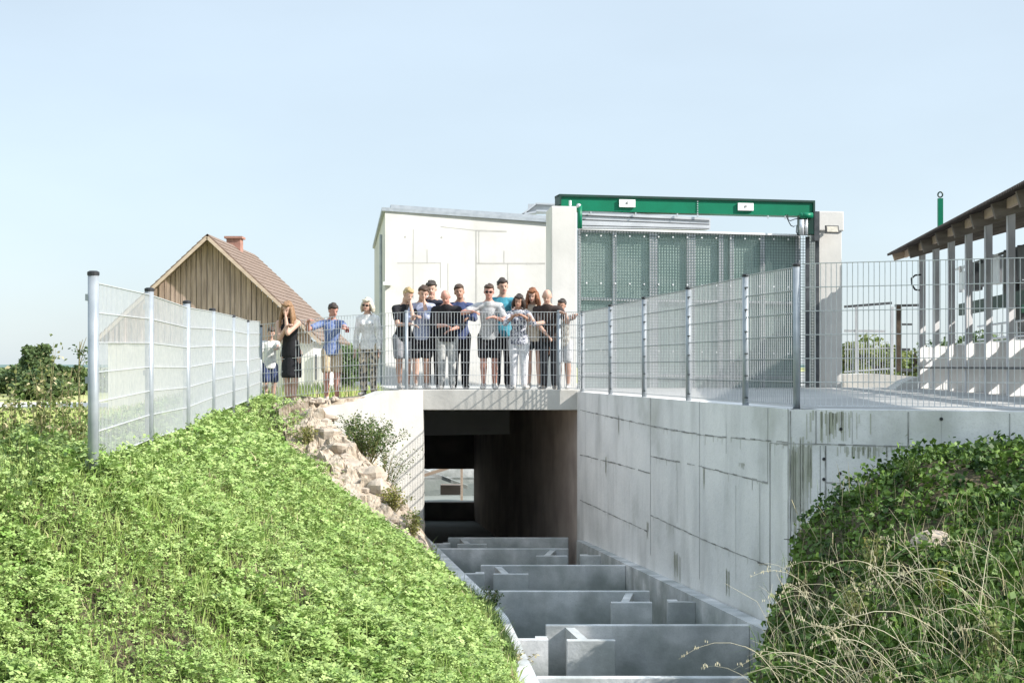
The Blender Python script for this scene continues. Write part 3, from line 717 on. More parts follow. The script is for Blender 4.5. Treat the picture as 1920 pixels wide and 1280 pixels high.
mb = MB(); a = Vector((XE(Y0+.3), Y0+.3, 1.08))+us*1.25; b = Vector((XE(Y1-.8), Y1-.8, 1.08))+us*1.25; mb.beam(a, b, .06, .22); mb.build('inner_beam', M_dgreen, sh)
mb = MB(); a = Vector((XE(9.5)+.30, 9.5, -.02)); b = Vector((XE(27)+.30, 27, -.02)); mb.beam(a, b, .03, .03)
mb.build('outer_rail', M_dsteel, sh)
mb = MB()
for y in (26.9, 22, 17, 12):
    p = Vector((XE(y), y, 0))+us*3.3; mb.obox(p+Vector((0,0,1.35)), us*.08, ut*.08, (0,0,1.75))
mb.build('rear_column', M_concW, sh)
for q_, y in enumerate(np.arange(18.6, 28.0, .95)):
    p = Vector((XE(y)+1.30, y, 1.62)); m5 = MB(); m5.obox(p, us*.07, ut*random.uniform(.22,.36), (0,0,random.uniform(.16,.27))); m5.tube([p+ut*.42+Vector((0,0,-.2)), p+ut*.42+Vector((0,0,.3))], .05, 8)
    m5.beam(p+Vector((0,0,.27)), p+ut*.95+Vector((0,0,.27)), .04, .04); m5.build('drive_box', M_dsteel if q_ % 3 else M_alu, sh)
# machinery inside
mc = empty('machine', (XE(22)+1.8, 22, G), 'green and black rake machine standing under the shed roof', 'machine')
mb = MB(); a = Vector((XE(12)+1.9,12,1.02)); b = Vector((XE(26)+1.9,26,1.02)); mb.beam(a, b, .14, .18); mb.build('beam', M_green, mc)
for y in (16.9, 18.2, 19.6, 20.9, 22.3, 23.6, 25.2):
    p = Vector((XE(y)+1.9, y, 0)); mb = MB(); mb.obox(p+Vector((0,0,.95)), (.10,0,0), (0,.22,0), (0,0,.55)); mb.tube([p+Vector((-.3,0,1.35)), p+Vector((.3,0,1.35))], .14, 12)
    mb.tube([p+Vector((-.1,-.2,.6)), p+Vector((-.28,-.25,.85)), p+Vector((-.15,-.2,1.1))], .014, 6)
    mb.build('drive_unit', M_dsteel, mc)
    mb = MB(); mb.tube([p+Vector((-.05,-.3,1.62)), p+Vector((-.05,.3,1.62))], .07, 10); mb.build('cylinder', M_alu, mc)
for y in np.arange(13.2, 27.5, 1.3):
    p = Vector((XE(y)+3.0, y, 0)); mb = MB(); h_ = random.uniform(.3,.55); mb.obox(p+Vector((0,0,1.25)), (.12,0,0), (0,random.uniform(.2,.4),0), (0,0,h_)); mb.tube([p+Vector((-.2,0,1.5)), p+Vector((.2,0,1.5))], .16, 12)
    mb.obox(p+Vector((0,.5,1.75)), (.05,0,0),(0,.5,0),(0,0,.04)); mb.build('drive_unit', M_dsteel, mc)
mb = MB()
for z in (.75, .5): mb.tube([Vector((XE(14)+1.5,14,z)), Vector((XE(27)+1.5,27,z))], .02, 6)
for y in np.arange(14, 27, 1.1): mb.tube([Vector((XE(y)+1.5,y,G)), Vector((XE(y)+1.5,y,.76))], .018, 6)
mb.build('guard_rail', M_alu, mc)
cb = MB(); c = [(1727,515),(1716,516),(1709,522),(1710,534),(1716,543),(1724,544)]
cb.tube([P(x,y,26.4) for x, y in c], .018, 6); cb.build('cable', M_black, label='loose black cable loop hanging off the first shed column', cat='cable')
gpole = empty('green_post', P(1763,446,27.5), 'green steel post with a ring on top rising behind the shed roof', 'post')
mb = MB(); mb.beam(P(1763,372,27.5), P(1763,446,27.5), .095, .06, up=(0,1,0)); mb.build('shaft', M_green, gpole)
mb = MB(); c = P(1763,365,27.5); mb.tube([c+Vector((.045*math.cos(a), 0, .05*math.sin(a))) for a in np.linspace(0, 2*math.pi, 15)], .015, 6); mb.build('ring', M_dgreen, gpole)

# ------------------------------------------------------------------ railing, gate and ramp between pillar and shed
rg = empty('railing', P(1640,735,30), 'pale steel railing with thin upright bars between the pillar and the shed', 'railing')
mb = MB()
for x in (1606, 1672): mb.beam(P(x,575,30), P(x,722,30), .06, .06, up=(0,1,0))
mb.build('post', M_alu, rg)
mb = MB(); mb.beam(P(1583,575,30), P(1672,568,30), .05, .05); mb.build('top_rail', M_dsteel, rg)
mb = MB(); mb.beam(P(1583,620,30), P(1660,621,30), .04, .05); mb.beam(P(1583,697,30), P(1680,690,30), .03, .03); mb.beam(P(1583,655,30), P(1680,652,30), .02, .02); mb.build('rail', M_alu, rg)
mb = MB()
for x in range(1585, 1672, 5): mb.beam(P(x,640,30), P(x,700,30), .012, .012, up=(0,1,0))
mb.build('bars', M_wire, rg)
gg = empty('gate_frame', P(1686,735,29), 'dark brown steel gate post with short cross arms beside the first shed column', 'gate post')
mb = MB(); mb.beam(P(1685,573,29), P(1685,696,29), .09, .08, up=(0,1,0)); mb.build('post', M_bark, gg)
for a_, b_, w_ in [((1678,573),(1724,572),.05),((1685,608),(1711,608),.04),((1685,655),(1706,655),.05),((1685,693),(1712,694),.06)]:
    mb = MB(); mb.beam(P(*a_,29), P(*b_,29), w_, w_); mb.build('cross_arm', M_dsteel, gg)
mb = MB(); d = 28.6
A_ = [P(1583,702,d),P(1640,700,d),P(1722,706,d),P(1722,732,d),P(1583,732,d)]
v = [tuple(a) for a in A_]+[(a.x, a.y+1.2, a.z) for a in A_]
mb.add(v, [(4,3,2,1,0),(5,6,7,8,9),(0,1,6,5),(1,2,7,6),(2,3,8,7),(3,4,9,8),(4,0,5,9)])
mb.build('ramp', M_concL, label='low pale concrete ramp at the foot of the railing, left of the shed', cat='ramp')
mb = MB(); a = P(1670,735,26); b = P(1722,706,26)
mb.hexa([P(1668,735,26),P(1722,735,26),P(1722,735,26)+Vector((0,.6,0)),P(1668,735,26)+Vector((0,.6,0)),P(1700,713,26),P(1722,706,26),P(1722,706,26)+Vector((0,.6,0)),P(1700,713,26)+Vector((0,.6,0))])
mb.build('ramp', M_concW, label='small sloping concrete kerb block touching the first shed column', cat='kerb')

# ------------------------------------------------------------------ barn far left
D0, D1 = 40.0, 46.5
bn = empty('barn', P(395,740,D0), 'old wooden gabled barn with weathered upright boards and brown tiled roof, behind the left fence', 'barn')
pk = P(395,441,D0); hw = 3.05; ez = P(0,633,D0).z; gz = -1.3
def gablez(x): return pk.z-(abs(x-pk.x))/hw*(pk.z-ez)
brd = MB(); x = pk.x-hw+.25; k = 0
while x < pk.x+hw-.25:
    w_ = random.uniform(.13,.17); off = random.choice([0,.012,.02]); zb = ez-.15+random.uniform(-.02,.02)
    za, zc = gablez(x)-.06, gablez(x+w_)-.06
    if x < pk.x < x+w_: za = zc = min(za, zc)
    brd.hexa([(x,D0-off,zb),(x+w_-.020,D0-off,zb),(x+w_-.020,D0+.05,zb),(x,D0+.05,zb),(x,D0-off,za),(x+w_-.020,D0-off,zc),(x+w_-.020,D0+.05,zc),(x,D0+.05,za)])
    x += w_
brd.build('gable_boards', M_wood, bn)
mb = MB(); mb.box(pk.x-hw+.2, pk.x+hw-.2, D0+.02, D1-.2, gz, ez-.1)
mb.add([(pk.x-hw+.2,D0+.06,ez-.1),(pk.x+hw-.2,D0+.06,ez-.1),(pk.x,D0+.06,pk.z-.2)], [(0,1,2)])
mb.build('wall', M_plaster, bn)
mb = MB()
for s_ in (-1, 1):
    x0, x1 = pk.x, pk.x+s_*(hw+.08); zr, ze_ = pk.z, pk.z-(hw+.08)/hw*(pk.z-ez); nn = Vector((s_*(pk.z-ez), 0, hw)).normalized()
    N_ = 22
    for k in range(N_):       # rows of tiles as shallow steps
        a, b = k/N_, (k+1)/N_
        A0 = Vector((x0+(x1-x0)*a, 0, zr+(ze_-zr)*a))+nn*.0; B0 = Vector((x0+(x1-x0)*b, 0, zr+(ze_-zr)*b))+nn*.018
        y0_, y1_ = D0-.45, D1+.3
        lo = nn*(-.07)
        mb.hexa([(A0+lo)+Vector((0,y0_,0)), (B0+lo)+Vector((0,y0_,0)), (B0+lo)+Vector((0,y1_,0)), (A0+lo)+Vector((0,y1_,0)), A0+Vector((0,y0_,0)), B0+Vector((0,y0_,0)), B0+Vector((0,y1_,0)), A0+Vector((0,y1_,0))] if s_ > 0 else
                [(B0+lo)+Vector((0,y0_,0)), (A0+lo)+Vector((0,y0_,0)), (A0+lo)+Vector((0,y1_,0)), (B0+lo)+Vector((0,y1_,0)), B0+Vector((0,y0_,0)), A0+Vector((0,y0_,0)), A0+Vector((0,y1_,0)), B0+Vector((0,y1_,0))])
rf = mb.build('roof', M_tile, bn)
mb = MB()
for s_ in (-1, 1):
    a = Vector((pk.x, D0-.47, pk.z-.10)); b = Vector((pk.x+s_*(hw+.08), D0-.47, pk.z-.10-(hw+.08)/hw*(pk.z-ez))); mb.beam(a, b, .04, .08)
mb.build('barge_board', M_fascia, bn)
mb = MB(); c = P(440,468,43.5); mb.box(c.x-.21, c.x+.21, 43.3, 43.75, c.z-.8, P(0,448,43.5).z); mb.box(c.x-.27, c.x+.27, 43.24, 43.81, P(0,448,43.5).z, P(0,444,43.5).z)
mb.build('chimney', M_brick, rf)
mb = MB(); c = P(585,690,D0-.3); mb.box(P(560,0,39.4).x, P(612,0,39.4).x, 39.3, 39.9, -1.3, P(0,668,39.4).z); mb.build('annex_wall', M_plaster, bn)
mb = MB(); mb.box(P(590,0,39.2).x, P(594,0,39.2).x, 39.2, 39.26, P(0,712,39.2).z, P(0,664,39.2).z); mb.build('downpipe', M_dsteel, bn)

# ------------------------------------------------------------------ foliage
def rand_dirs(n):
    v = rng.normal(size=(n, 3)); return v/np.linalg.norm(v, axis=1)[:, None]
def leafquads(C, size, up=.5, aspect=.62, fold=.18):
    """pointed five-sided leaves at C (n,3) with size (n,)"""
    n = len(C); nrm = rand_dirs(n); nrm[:, 2] = np.abs(nrm[:, 2])+up; nrm /= np.linalg.norm(nrm, axis=1)[:, None]
    t = np.cross(nrm, rand_dirs(n)); t /= np.linalg.norm(t, axis=1)[:, None]; b = np.cross(nrm, t)
    s = size[:, None]
    return np.stack([C-t*s*.5, C-t*s*.05+b*s*aspect*.5, C+t*s*.5, C-t*s*.05-b*s*aspect*.5+nrm*s*fold], 1)
def cloverq(C, size):
    out = []; n = len(C); nrm = rand_dirs(n)*.62; nrm[:, 2] = np.abs(nrm[:, 2])+.6; nrm /= np.linalg.norm(nrm, axis=1)[:, None]
    t = np.cross(nrm, rand_dirs(n)); t /= np.linalg.norm(t, axis=1)[:, None]; b = np.cross(nrm, t)
    for k in range(3):
        a = 2*math.pi*k/3; u = t*math.cos(a)+b*math.sin(a); v = -t*math.sin(a)+b*math.cos(a); s = size[:, None]*.62
        out.append(np.stack([C, C+u*s*.6+v*s*.42, C+u*s*1.0+nrm*s*.1, C+u*s*.6-v*s*.42], 1))
    return np.concatenate(out)
def blades(C, h, wd, lean=.5, droop=.35):
    n = len(C); a = rng.uniform(0, 2*math.pi, n); d = np.c_[np.cos(a), np.sin(a), np.zeros(n)]; q = np.c_[-np.sin(a), np.cos(a), np.zeros(n)]
    b = rng.uniform(0, math.pi, n); q = q*np.cos(b)[:, None]+d*np.sin(b)[:, None]
    l = rng.uniform(0, lean, n)[:, None]; h = h[:, None]; wd = wd[:, None]; z = np.array([0, 0, 1.0])
    m1 = C+z*h*.55+d*h*l*.35; tip = C+z*h*(1-droop*l)+d*h*l*1.1
    return np.concatenate([np.stack([C-q*wd, C+q*wd, m1+q*wd*.8, m1-q*wd*.8], 1), np.stack([m1-q*wd*.8, m1+q*wd*.8, tip+q*wd*.1, tip-q*wd*.1], 1)])
def bank_points(n, ylo=6.3, yhi=25, pad=.0):
    """scatter on the bank, denser towards the camera"""
    u = rng.uniform(0, 1, n); y = 1/(1/ylo-(1/ylo-1/yhi)*u)          # ~1/y^2
    y = np.clip(y+rng.normal(0, .1, n), 6, 26)
    xl = -.40*y-.2; xr = edge_x(y)+pad+.10*np.sin(y*7)+rng.normal(0, .05, n)*y/12
    xr = np.where(y < 12.5, np.minimum(xr, -.028*y+.34+rng.normal(0, .04, n)), xr)
    x = xl+(xr-xl)*rng.uniform(0, 1, n)
    k = (x < xbank(y)-.02); x = x[k]; y = y[k]
    return x, y, bankz(x, y)
def patch(x, y, s, seed): return fnoise(x, y, s, seed)
x, y, z = bank_points(185000)
cl = patch(x, y, 8.0, 31)
k = ((patch(x, y, 1.7, 5) > -.8) | (rng.uniform(0, 1, len(x)) < .3)) & ((cl > -.55) | (rng.uniform(0, 1, len(x)) < .18))
x, y, z, cl = x[k], y[k], z[k], cl[k]
sz = rng.uniform(.022, .056, len(x))*np.clip(y/10, .9, 1.7)*(1+.3*np.clip(patch(x, y, 1.3, 2), -1.2, 1.6))
hh = rng.uniform(0, 1, len(x))**1.3*.10*(1+.4*patch(x, y, 3.6, 9))+.045*np.clip(cl+.6, 0, 2)
C = np.c_[x, y, z+.01+np.abs(hh)]
tag(fastmesh('clover_leaves', cloverq(C, sz), 4, M_leaf), 'dense bright green clover and herb leaves covering the grass bank', 'clover', kind='stuff')
x, y, z = bank_points(70000)
k = rng.uniform(0, 1, len(x)) < np.clip(.55+.45*patch(x, y, 1.1, 8), .15, 1); x, y, z = x[k], y[k], z[k]
h = rng.uniform(.06, .20, len(x)); wd = rng.uniform(.0025, .005, len(x))*np.clip(y/9, 1, 2)
q = blades(np.c_[x, y, z], h, wd, .9); mi = np.tile((rng.uniform(0, 1, len(x)) < .05+.35*(patch(x, y, 1.9, 21) > 1.35)).astype(int), 2)
tag(fastmesh('grass_blades', q, 4, None, mi=mi, mats=[M_blade, M_dry]), 'short green grass blades growing through the clover on the bank', 'grass', kind='stuff')
# taller fringe along the edge of the bank by the channel and rubble
n = 3000; y = rng.uniform(10.8, 22.5, n); x = edge_x(y)+rng.normal(.02, .09, n); k = x < xbank(y)-.03; x, y = x[k], y[k]; z = bankz(x, y)
q = blades(np.c_[x, y, z], rng.uniform(.06, .26, len(x))*np.interp(y, [14, 17], [1, .45]), rng.uniform(.003, .005, len(x))*1.3, .9)
mi = np.tile((rng.uniform(0, 1, len(x)) < .22).astype(int), 2)
tag(fastmesh('grass_fringe', q, 4, None, mi=mi, mats=[M_blade, M_dry]), 'longer grass hanging along the edge of the bank above the fish pass', 'grass', kind='stuff')
# dark weeds in the shaded strip between rubble and channel wall
n = 2600; y = rng.uniform(11.5, 19.5, n); a = edge_x(y); b = XL(y)-.16; x = a+(b-a)*rng.uniform(.1, 1, n)**.8; z = bankz(x, y)
k = (y < 16.3) | ((b-x) < .18); x, y, z = x[k], y[k], z[k]
C = np.c_[x, y, z+rng.uniform(0, .16, len(x))]
q1 = leafquads(C, rng.uniform(.03, .07, len(x))); q2 = blades(np.c_[x, y, z], rng.uniform(.08, .28, len(x)), rng.uniform(.003, .005, len(x)))
tag(fastmesh('weeds', np.concatenate([q1, q2]), 4, M_bush), 'dark green weeds in the shaded gap beside the low left channel wall', 'weeds', kind='stuff')

# ---- rubble slope boulders
V = []; Fc = []; ny_, nx_ = 200, 60; yy = np.linspace(15.6, 22.3, ny_); rxx = np.array([[p.y, p.x] for p in rockr])[::-1]
for yv in yy:
    a = float(edge_x(yv))-.25; b = min(float(np.interp(yv, rxx[:, 0], rxx[:, 1]))+.12, float(xbank(yv))-.15)
    if yv > 20.7: b = min(b, float(np.interp(yv, [20.7, 21.5, 22.2], [-2.55, -2.98, -3.6]))); a = min(a, b-.05)
    V.append(np.c_[np.linspace(a, b, nx_), np.full(nx_, yv), np.zeros(nx_)])
V = np.array(V); xx_, yy_ = V[..., 0], V[..., 1]
cells = rng.uniform(0, 1, (900, 2))*np.array([4.5, 8.2])+np.array([-4.0, 15.2]); chh = rng.uniform(0, .085, 900); cn = rng.normal(0, .25, (900, 2))
d2 = (xx_[..., None]-cells[:, 0])**2+((yy_[..., None]-cells[:, 1])*.8)**2; ix = np.argsort(d2, axis=-1)[..., :2]; near = ix[..., 0]
g_ = np.sqrt(np.take_along_axis(d2, ix[..., 1:2], -1)[..., 0])-np.sqrt(np.take_along_axis(d2, ix[..., :1], -1)[..., 0])
V[..., 2] = bankz(xx_, yy_)+.02+chh[near]*np.clip(g_/.03, 0, 1)+cn[near, 0]*(xx_-cells[near, 0])+cn[near, 1]*(yy_-cells[near, 1])+rng.normal(0, .004, xx_.shape)
for i in range(ny_-1):
    for j in range(nx_-1):
        a = i*nx_+j; Fc.append((a, a+1, a+nx_+1, a+nx_))
tag(objmesh('rubble_slope', V.reshape(-1, 3), Fc, M_rubble), kind='structure')
def boulder(c, r, seed, label, squash=.75):
    rr = random.Random(seed); n, k = 18, 12; V = []; Fc = []
    ph = [rr.uniform(0, 6.28) for _ in range(9)]
    cuts = []
    for _ in range(15):
        v = Vector((rr.gauss(0,1), rr.gauss(0,1), rr.gauss(0,.8))).normalized(); cuts.append((v, rr.uniform(.55,.85)))
    for i in range(k+1):
        q = -math.pi/2+math.pi*i/k
        for j in range(n):
            a = 2*math.pi*j/n; d = Vector((math.cos(q)*math.cos(a), math.cos(q)*math.sin(a), math.sin(q)))
            s = 1.0
            for v, h in cuts:
                dt = d.dot(v)
                if dt > 1e-3: s = min(s, h/dt)
            s *= 1+.03*math.sin(7*a+ph[0])*math.cos(5*q+ph[1])+.02*math.sin(13*a+ph[2]+4*q)
            V.append(Vector(c)+Vector((d.x*s*r[0], d.y*s*r[1], d.z*s*r[2])))
    for i in range(k):
        for j in range(n): Fc.append((i*n+j, i*n+(j+1)%n, (i+1)*n+(j+1)%n, (i+1)*n+j))
    o = objmesh('boulder', V, Fc, M_rock, origin=c)
    return tag(o, label, 'boulder', 'boulders on the rubble slope')
bd = [((768,1045,16.6),(.22,.28,.16),'long pale boulder at the very foot of the rubble slope, touching the grass'),
      ((738,1015,17.1),(.30,.30,.18),'large smooth pale boulder just above the lowest one on the rubble slope'),
      ((700,985,17.9),(.30,.3,.17),'pale flat boulder in the middle of the lower rubble slope'),
      ((668,950,18.6),(.22,.25,.14),'small boulder beside the grass edge on the lower rubble slope'),
      ((712,935,19.0),(.20,.25,.2),'upright boulder beneath the yellowing plant by the wing wall'),
      ((690,905,19.4),(.24,.25,.2),'rounded pinkish boulder beneath the right end of the bush'),
      ((652,895,19.6),(.26,.25,.16),'broad cracked boulder at mid height of the rubble slope'),
      ((640,850,20.2),(.20,.22,.2),'boulder right under the left end of the bush'),
      ((615,830,20.5),(.24,.22,.15),'tan boulder on the upper rubble slope, left of the bush'),
      ((590,860,20.1),(.16,.2,.10),'small tan stone by the grass on the upper rubble slope'),
      ((598,795,21.0),(.28,.22,.12),'flat pale boulder near the top of the rubble slope under the fence'),
      ((628,790,21.2),(.16,.2,.1),'small pale boulder beside the end of the wing wall')]
for i, (q, r, lb) in enumerate(bd):
    c = P(*q); z = float(bankz(c.x, c.y)); boulder((c.x, c.y, z-r[2]*.12), (r[0]*1.1, r[1]*1.1, r[2]*1.0), i+3, lb)
# gravel stones
n = 520; y = rng.uniform(16, 22.3, n); a = edge_x(y); rx = np.array([[p.y, p.x] for p in rockr])[::-1]; b = np.interp(y, rx[:, 0], rx[:, 1])
x = a+(b-a)*rng.uniform(-.1, 1.15, n); z = bankz(x, y); mb = MB()
for i in range(n):
    s = abs(rng.normal(.0, .03))+.018; mb.ell((x[i], y[i], z[i]+s*.2), s*rng.uniform(.8, 1.5), s*rng.uniform(.8, 1.4), s*rng.uniform(.4, .8), n=6, k=3)
mb.build('rubble_stones', M_rock, label='loose stones scattered over the rubble slope', cat='stones', kind='stuff', origin=(0,0,0))

# ---- shrubs made of stems and leaf clusters
def shrub(name, label, base, stems, mats_leaf, cat='bush', group=None, hgt=.6, spread=.5, nl=40, ls=.03, lean=(0,0), stemr=.005, along=.25, leafup=.2, origin=None, stemmat=None):
    t = empty(name, base, label, cat, group); B_ = Vector(base); sm = MB(); Ls = []
    for i in range(stems):
        a = random.uniform(0, 6.28); L_ = hgt*random.uniform(.6, 1.1); o_ = spread*random.uniform(.1, 1)
        tip = B_+Vector((math.cos(a)*o_+lean[0]*L_, math.sin(a)*o_*.7+lean[1]*L_, L_*(1-.25*o_/max(spread,.01))))
        mid_ = B_+(tip-B_)*.5+Vector((0,0,L_*.12)); root = B_+Vector((math.cos(a)*.08*spread, math.sin(a)*.08*spread, -.05))
        sm.tube([root, mid_, tip], [stemr, stemr*.7, stemr*.3], 5)
        u = rng.uniform(along, 1, nl)[:, None]; r_, m_, t_ = map(np.array, (root, mid_, tip))
        c = r_*(1-u)**2+2*m_*u*(1-u)+t_*u**2 + rng.normal(0, .035*(hgt/.6), (nl, 3))
        Ls.append(c)
    sm.build('stem', stemmat or M_stem, t)
    C = np.concatenate(Ls); s_ = rng.uniform(.6, 1.3, len(C))*ls
    mi = (rng.uniform(0, 1, len(C)) < .2).astype(int)
    fastmesh('foliage', leafquads(C, s_, leafup, .55), 4, None, t, mi=mi, mats=mats_leaf)
    return t
def onbank(px, py, d, dz_=0): p = P(px, py, d); return (p.x, p.y, float(bankz(p.x, p.y))+dz_)
shrub('shrub', 'dark green leafy bush growing from the rocks against the wing wall', onbank(688,880,20.9), 48, [M_bush, M_weed], hgt=.72, spread=.70, nl=85, ls=.038)
shrub('shrub', 'smaller thin-stemmed bush right of the leafy one on the wing wall', onbank(722,880,21.3), 20, [M_bush, M_weed], hgt=.72, spread=.45, nl=38, ls=.034, lean=(.15,0))
shrub('weed_plant', 'yellowing low plant on the rocks at the foot of the wing wall', onbank(738,985,18.6), 22, [M_yel, M_weed], 'plant', hgt=.34, spread=.3, nl=30, ls=.035)
shrub('weed_plant', 'green and yellow plant beside the lower corner of the tunnel opening', onbank(775,1010,18.2), 20, [M_weed, M_yel], 'plant', hgt=.38, spread=.22, nl=30, ls=.034)
shrub('weed_plant', 'small dark clump hanging over the left channel wall top', (XL(15.4)-.10,15.4,ZT(15.4)-.1), 16, [M_bush, M_bush], 'plant', hgt=.30, spread=.2, nl=30, ls=.03)
shrub('weed_plant', 'ochre dry plant on the upper rubble slope at the grass edge', onbank(575,845,20.3), 18, [M_yel, M_dry], 'plant', hgt=.28, spread=.3, nl=26, ls=.035)
shrub('weed_plant', 'tuft of dry pale grass below the last block of the left channel wall', (XL(12.2)-.1,12.2,ZT(12.2)-.12), 14, [M_dry, M_yel], 'plant', hgt=.22, spread=.2, nl=14, ls=.03)
# tall weeds beyond the end of the left fence
tw = [(28,11.0,.95,'tall pale-leaved weed at the far left edge of the photo'),(70,10.6,.75,'short bushy weed between the far left one and the tallest'),
      (88,10.4,1.20,'tallest yellow-green weed left of the near fence post'),(118,10.9,1.0,'slim weed second to the left of the near fence post'),
      (145,10.2,.80,'dry brownish weed right beside the near fence post'),(5,10.0,.6,'low weed cut by the left edge of the photo')]
for i, (px, d, h, lb) in enumerate(tw):
    b = (P(px,0,d).x, d, float(bankz(P(px,0,d).x, d)))
    shrub('tall_weed', lb, b, 7 if i != 2 else 10, [M_weed, M_dry], 'weed', 'tall weeds left of the fence', hgt=h*.72, spread=.17, nl=34, ls=.040, stemr=.0035, along=.15)
n = 6000; y = rng.uniform(8.5, 14, n); x = rng.uniform(-.38*14, -.28*8, n)*y/12-.2; k = (x < np.interp(y, [9.6, 16.8], [-2.9, -3.6])); x, y = x[k], y[k]; z = bankz(x, y)
q1 = leafquads(np.c_[x, y, z+rng.uniform(0, .16, len(x))*(1+.5*patch(x, y, 3, 3))], rng.uniform(.03, .06, len(x)), .3)
q2 = blades(np.c_[x, y, z], rng.uniform(.08, .24, len(x)), rng.uniform(.003, .005, len(x)))
mi = (rng.uniform(0, 1, len(q1)+len(q2)) < .35).astype(int)
tag(fastmesh('undergrowth', np.concatenate([q1, q2]), 4, None, mi=mi, mats=[M_bush, M_weed]), 'low dark undergrowth around the weeds left of the fence', 'undergrowth', kind='stuff')
# meadow grass behind the fence
n = 14000; y = rng.uniform(12, 40, n); x = -.36*y*rng.uniform(.62, 1.0, n); x = np.where(rng.uniform(0,1,n) < .35, rng.uniform(-.16, -.09, n)*y, x); x = np.where((x > -.2*y) & (y < 24.8), -.36*y*.9, x); z = np.maximum(bankz(x, y), -1.25)
z = np.where(x < -13, -1.25, z)
q = blades(np.c_[x, y, z], rng.uniform(.08, .22, n), rng.uniform(.006, .012, n)); mi = np.tile((rng.uniform(0, 1, n) < .35).astype(int), 2)
tag(fastmesh('meadow_grass', q, 4, None, mi=mi, mats=[M_blade, M_dry]), 'sparse meadow grass on the field behind the left fence', 'grass', kind='stuff')

# ---- trees and hedges
def tree(name, label, base, H, Wd, nblob, nleaf, ls, mt=None, trunk=.08, cat='tree', group=None, conic=.0, low=.15):
    t = empty(name, base, label, cat, group); B_ = np.array(base, float); tm = MB()
    tm.tube([Vector(base)-Vector((0,0,.2)), Vector(base)+Vector((.02*H,0,H*.45)), Vector(base)+Vector((0,0,H*.85))], [trunk, trunk*.7, trunk*.2], 8)
    C = []
    for i in range(nblob):
        u = random.uniform(low, 1); r = (1-u*.55) if conic else math.sqrt(max(.08, 1-(2*u-1.05)**2)); a = random.uniform(0, 6.28); ro = Wd/2*r*random.uniform(.2, .95)
        c = B_+np.array([math.cos(a)*ro, math.sin(a)*ro, H*u*.88]); br_ = Wd*random.uniform(.09, .16)
        tm.tube([Vector(base)+Vector((0,0,H*u*.55)), Vector(c)], [trunk*.35, trunk*.1], 5)
        v = rand_dirs(nleaf)*rng.uniform(.35, 1, nleaf)[:, None]**.5*br_*np.array([1.15, 1.15, .8]); C.append(c+v)
    tm.build('trunk', M_bark, t); C = np.concatenate(C)
    fastmesh('crown', leafquads(C, rng.uniform(.6, 1.4, len(C))*ls, .3, .7), 4, mt or M_tree, t)
    return t
tg = 'trees and bushes on the field behind'
far_trees_ = [(68,60,5.0,3.2,55,'tallest dark tree with a pointed crown on the left horizon',1,.6),(38,62,2.3,3.0,30,'low dark bush just left of the pointed tree',0,0),(8,66,2.2,3.6,30,'low bush at the left edge of the horizon',0,0),
             (100,58,2.8,2.6,32,'rounded green bush just right of the pointed tree',0,0),(128,62,1.9,3.0,26,'low dark bush further right before the fence post',0,0),(156,64,1.7,2.6,24,'dark low bush partly hidden by the near fence post',0,0),
             (82,54,1.8,3.4,34,'wide dark bush in front of the pointed tree',0,0)]
for px, d, h, wd, nb, lb, con, _ in far_trees_:
    wd *= .66
    h2 = (1.06 if con else .84)*{68:(HY-648)*d/F+1.25, 38:(HY-668)*d/F+1.25, 8:(HY-674)*d/F+1.25, 100:(HY-664)*d/F+1.25, 128:(HY-674)*d/F+1.25, 156:(HY-676)*d/F+1.25, 82:(HY-684)*d/F+1.25}[px]
    tree('tree' if con else 'bush', lb, (P(px,0,d).x, d, -1.25), h2, wd, nb, 110, .16, cat='tree' if con else 'bush', group=tg, conic=con, low=.05)
for i, (px, d, top, wd) in enumerate([(640,75,652,5.5),(668,78,657,5),(575,80,668,6)]):
    tree('bush', ['dark blue-green bush seen between the man in blue and the blond woman','lower dark bush just left of the blond woman','dark bush low beside the barn wall'][i], (P(px,0,d).x, d, -1.25), (HY-top)*d/F+1.25, wd, 40, 100, .2, cat='bush', group=tg, low=.02)
for i, (px, d, top, wd) in enumerate([(1600,36,640,1.6),(1638,37,632,2.0),(1668,38,646,1.4),(1715,40,650,2.2),(1830,36,620,2.2),(1790,40,640,2.5)]):
    tree('bush', ['pale bush behind the left end of the railing','tallest pale bush behind the middle of the railing','bush behind the right end of the railing','bush behind the brown gate post','dark bush seen through the middle shed bays','bush seen through the first shed bays'][i],
         (P(px,0,d).x, d, -.4), (HY-top)*d/F+.4, wd, 26, 70, .10, M_weed if i < 4 else M_tree, cat='bush', group='bushes behind the railing', low=.05)
# hedge strips at the edge of the fields
n = 9000; x = rng.uniform(-34, -14, n); y = rng.uniform(68, 74, n); z = -1.25+rng.uniform(0, 1, n)*(1.0+.25*np.sin(x*.9)+.2*np.sin(x*2.3))
tag(fastmesh('hedgerow', leafquads(np.c_[x, y, z], rng.uniform(.12, .3, n), .3, .7), 4, M_tree), 'long low hedge line along the far edge of the meadow', 'hedge', kind='stuff')
# bare sapling behind the near post
t = empty('sapling', onbank(150,800,13.0), 'thin almost leafless sapling just left of the near fence post', 'sapling'); b = Vector(t.location)
mb = MB(); mb.tube([b, P(148,700,13), P(150,640,13)], [.012,.009,.004], 6)
for (a0, a1) in [((148,690),(160,650)),((149,672),(143,648)),((149,668),(162,632)),((150,655),(155,636)),((148,700),(160,675)),((148,715),(138,690))]: mb.tube([P(*a0,13), P(*a1,13)], [.006,.002], 5)
mb.build('trunk', M_stem, t)
C = np.concatenate([np.array(P(px,py,13))+rng.normal(0, .03, (14, 3)) for px, py in [(160,655),(152,660),(158,672),(147,662),(160,700),(150,705),(163,660)]])
fastmesh('leaves', leafquads(C, rng.uniform(.02, .05, len(C))), 4, M_bush, t)

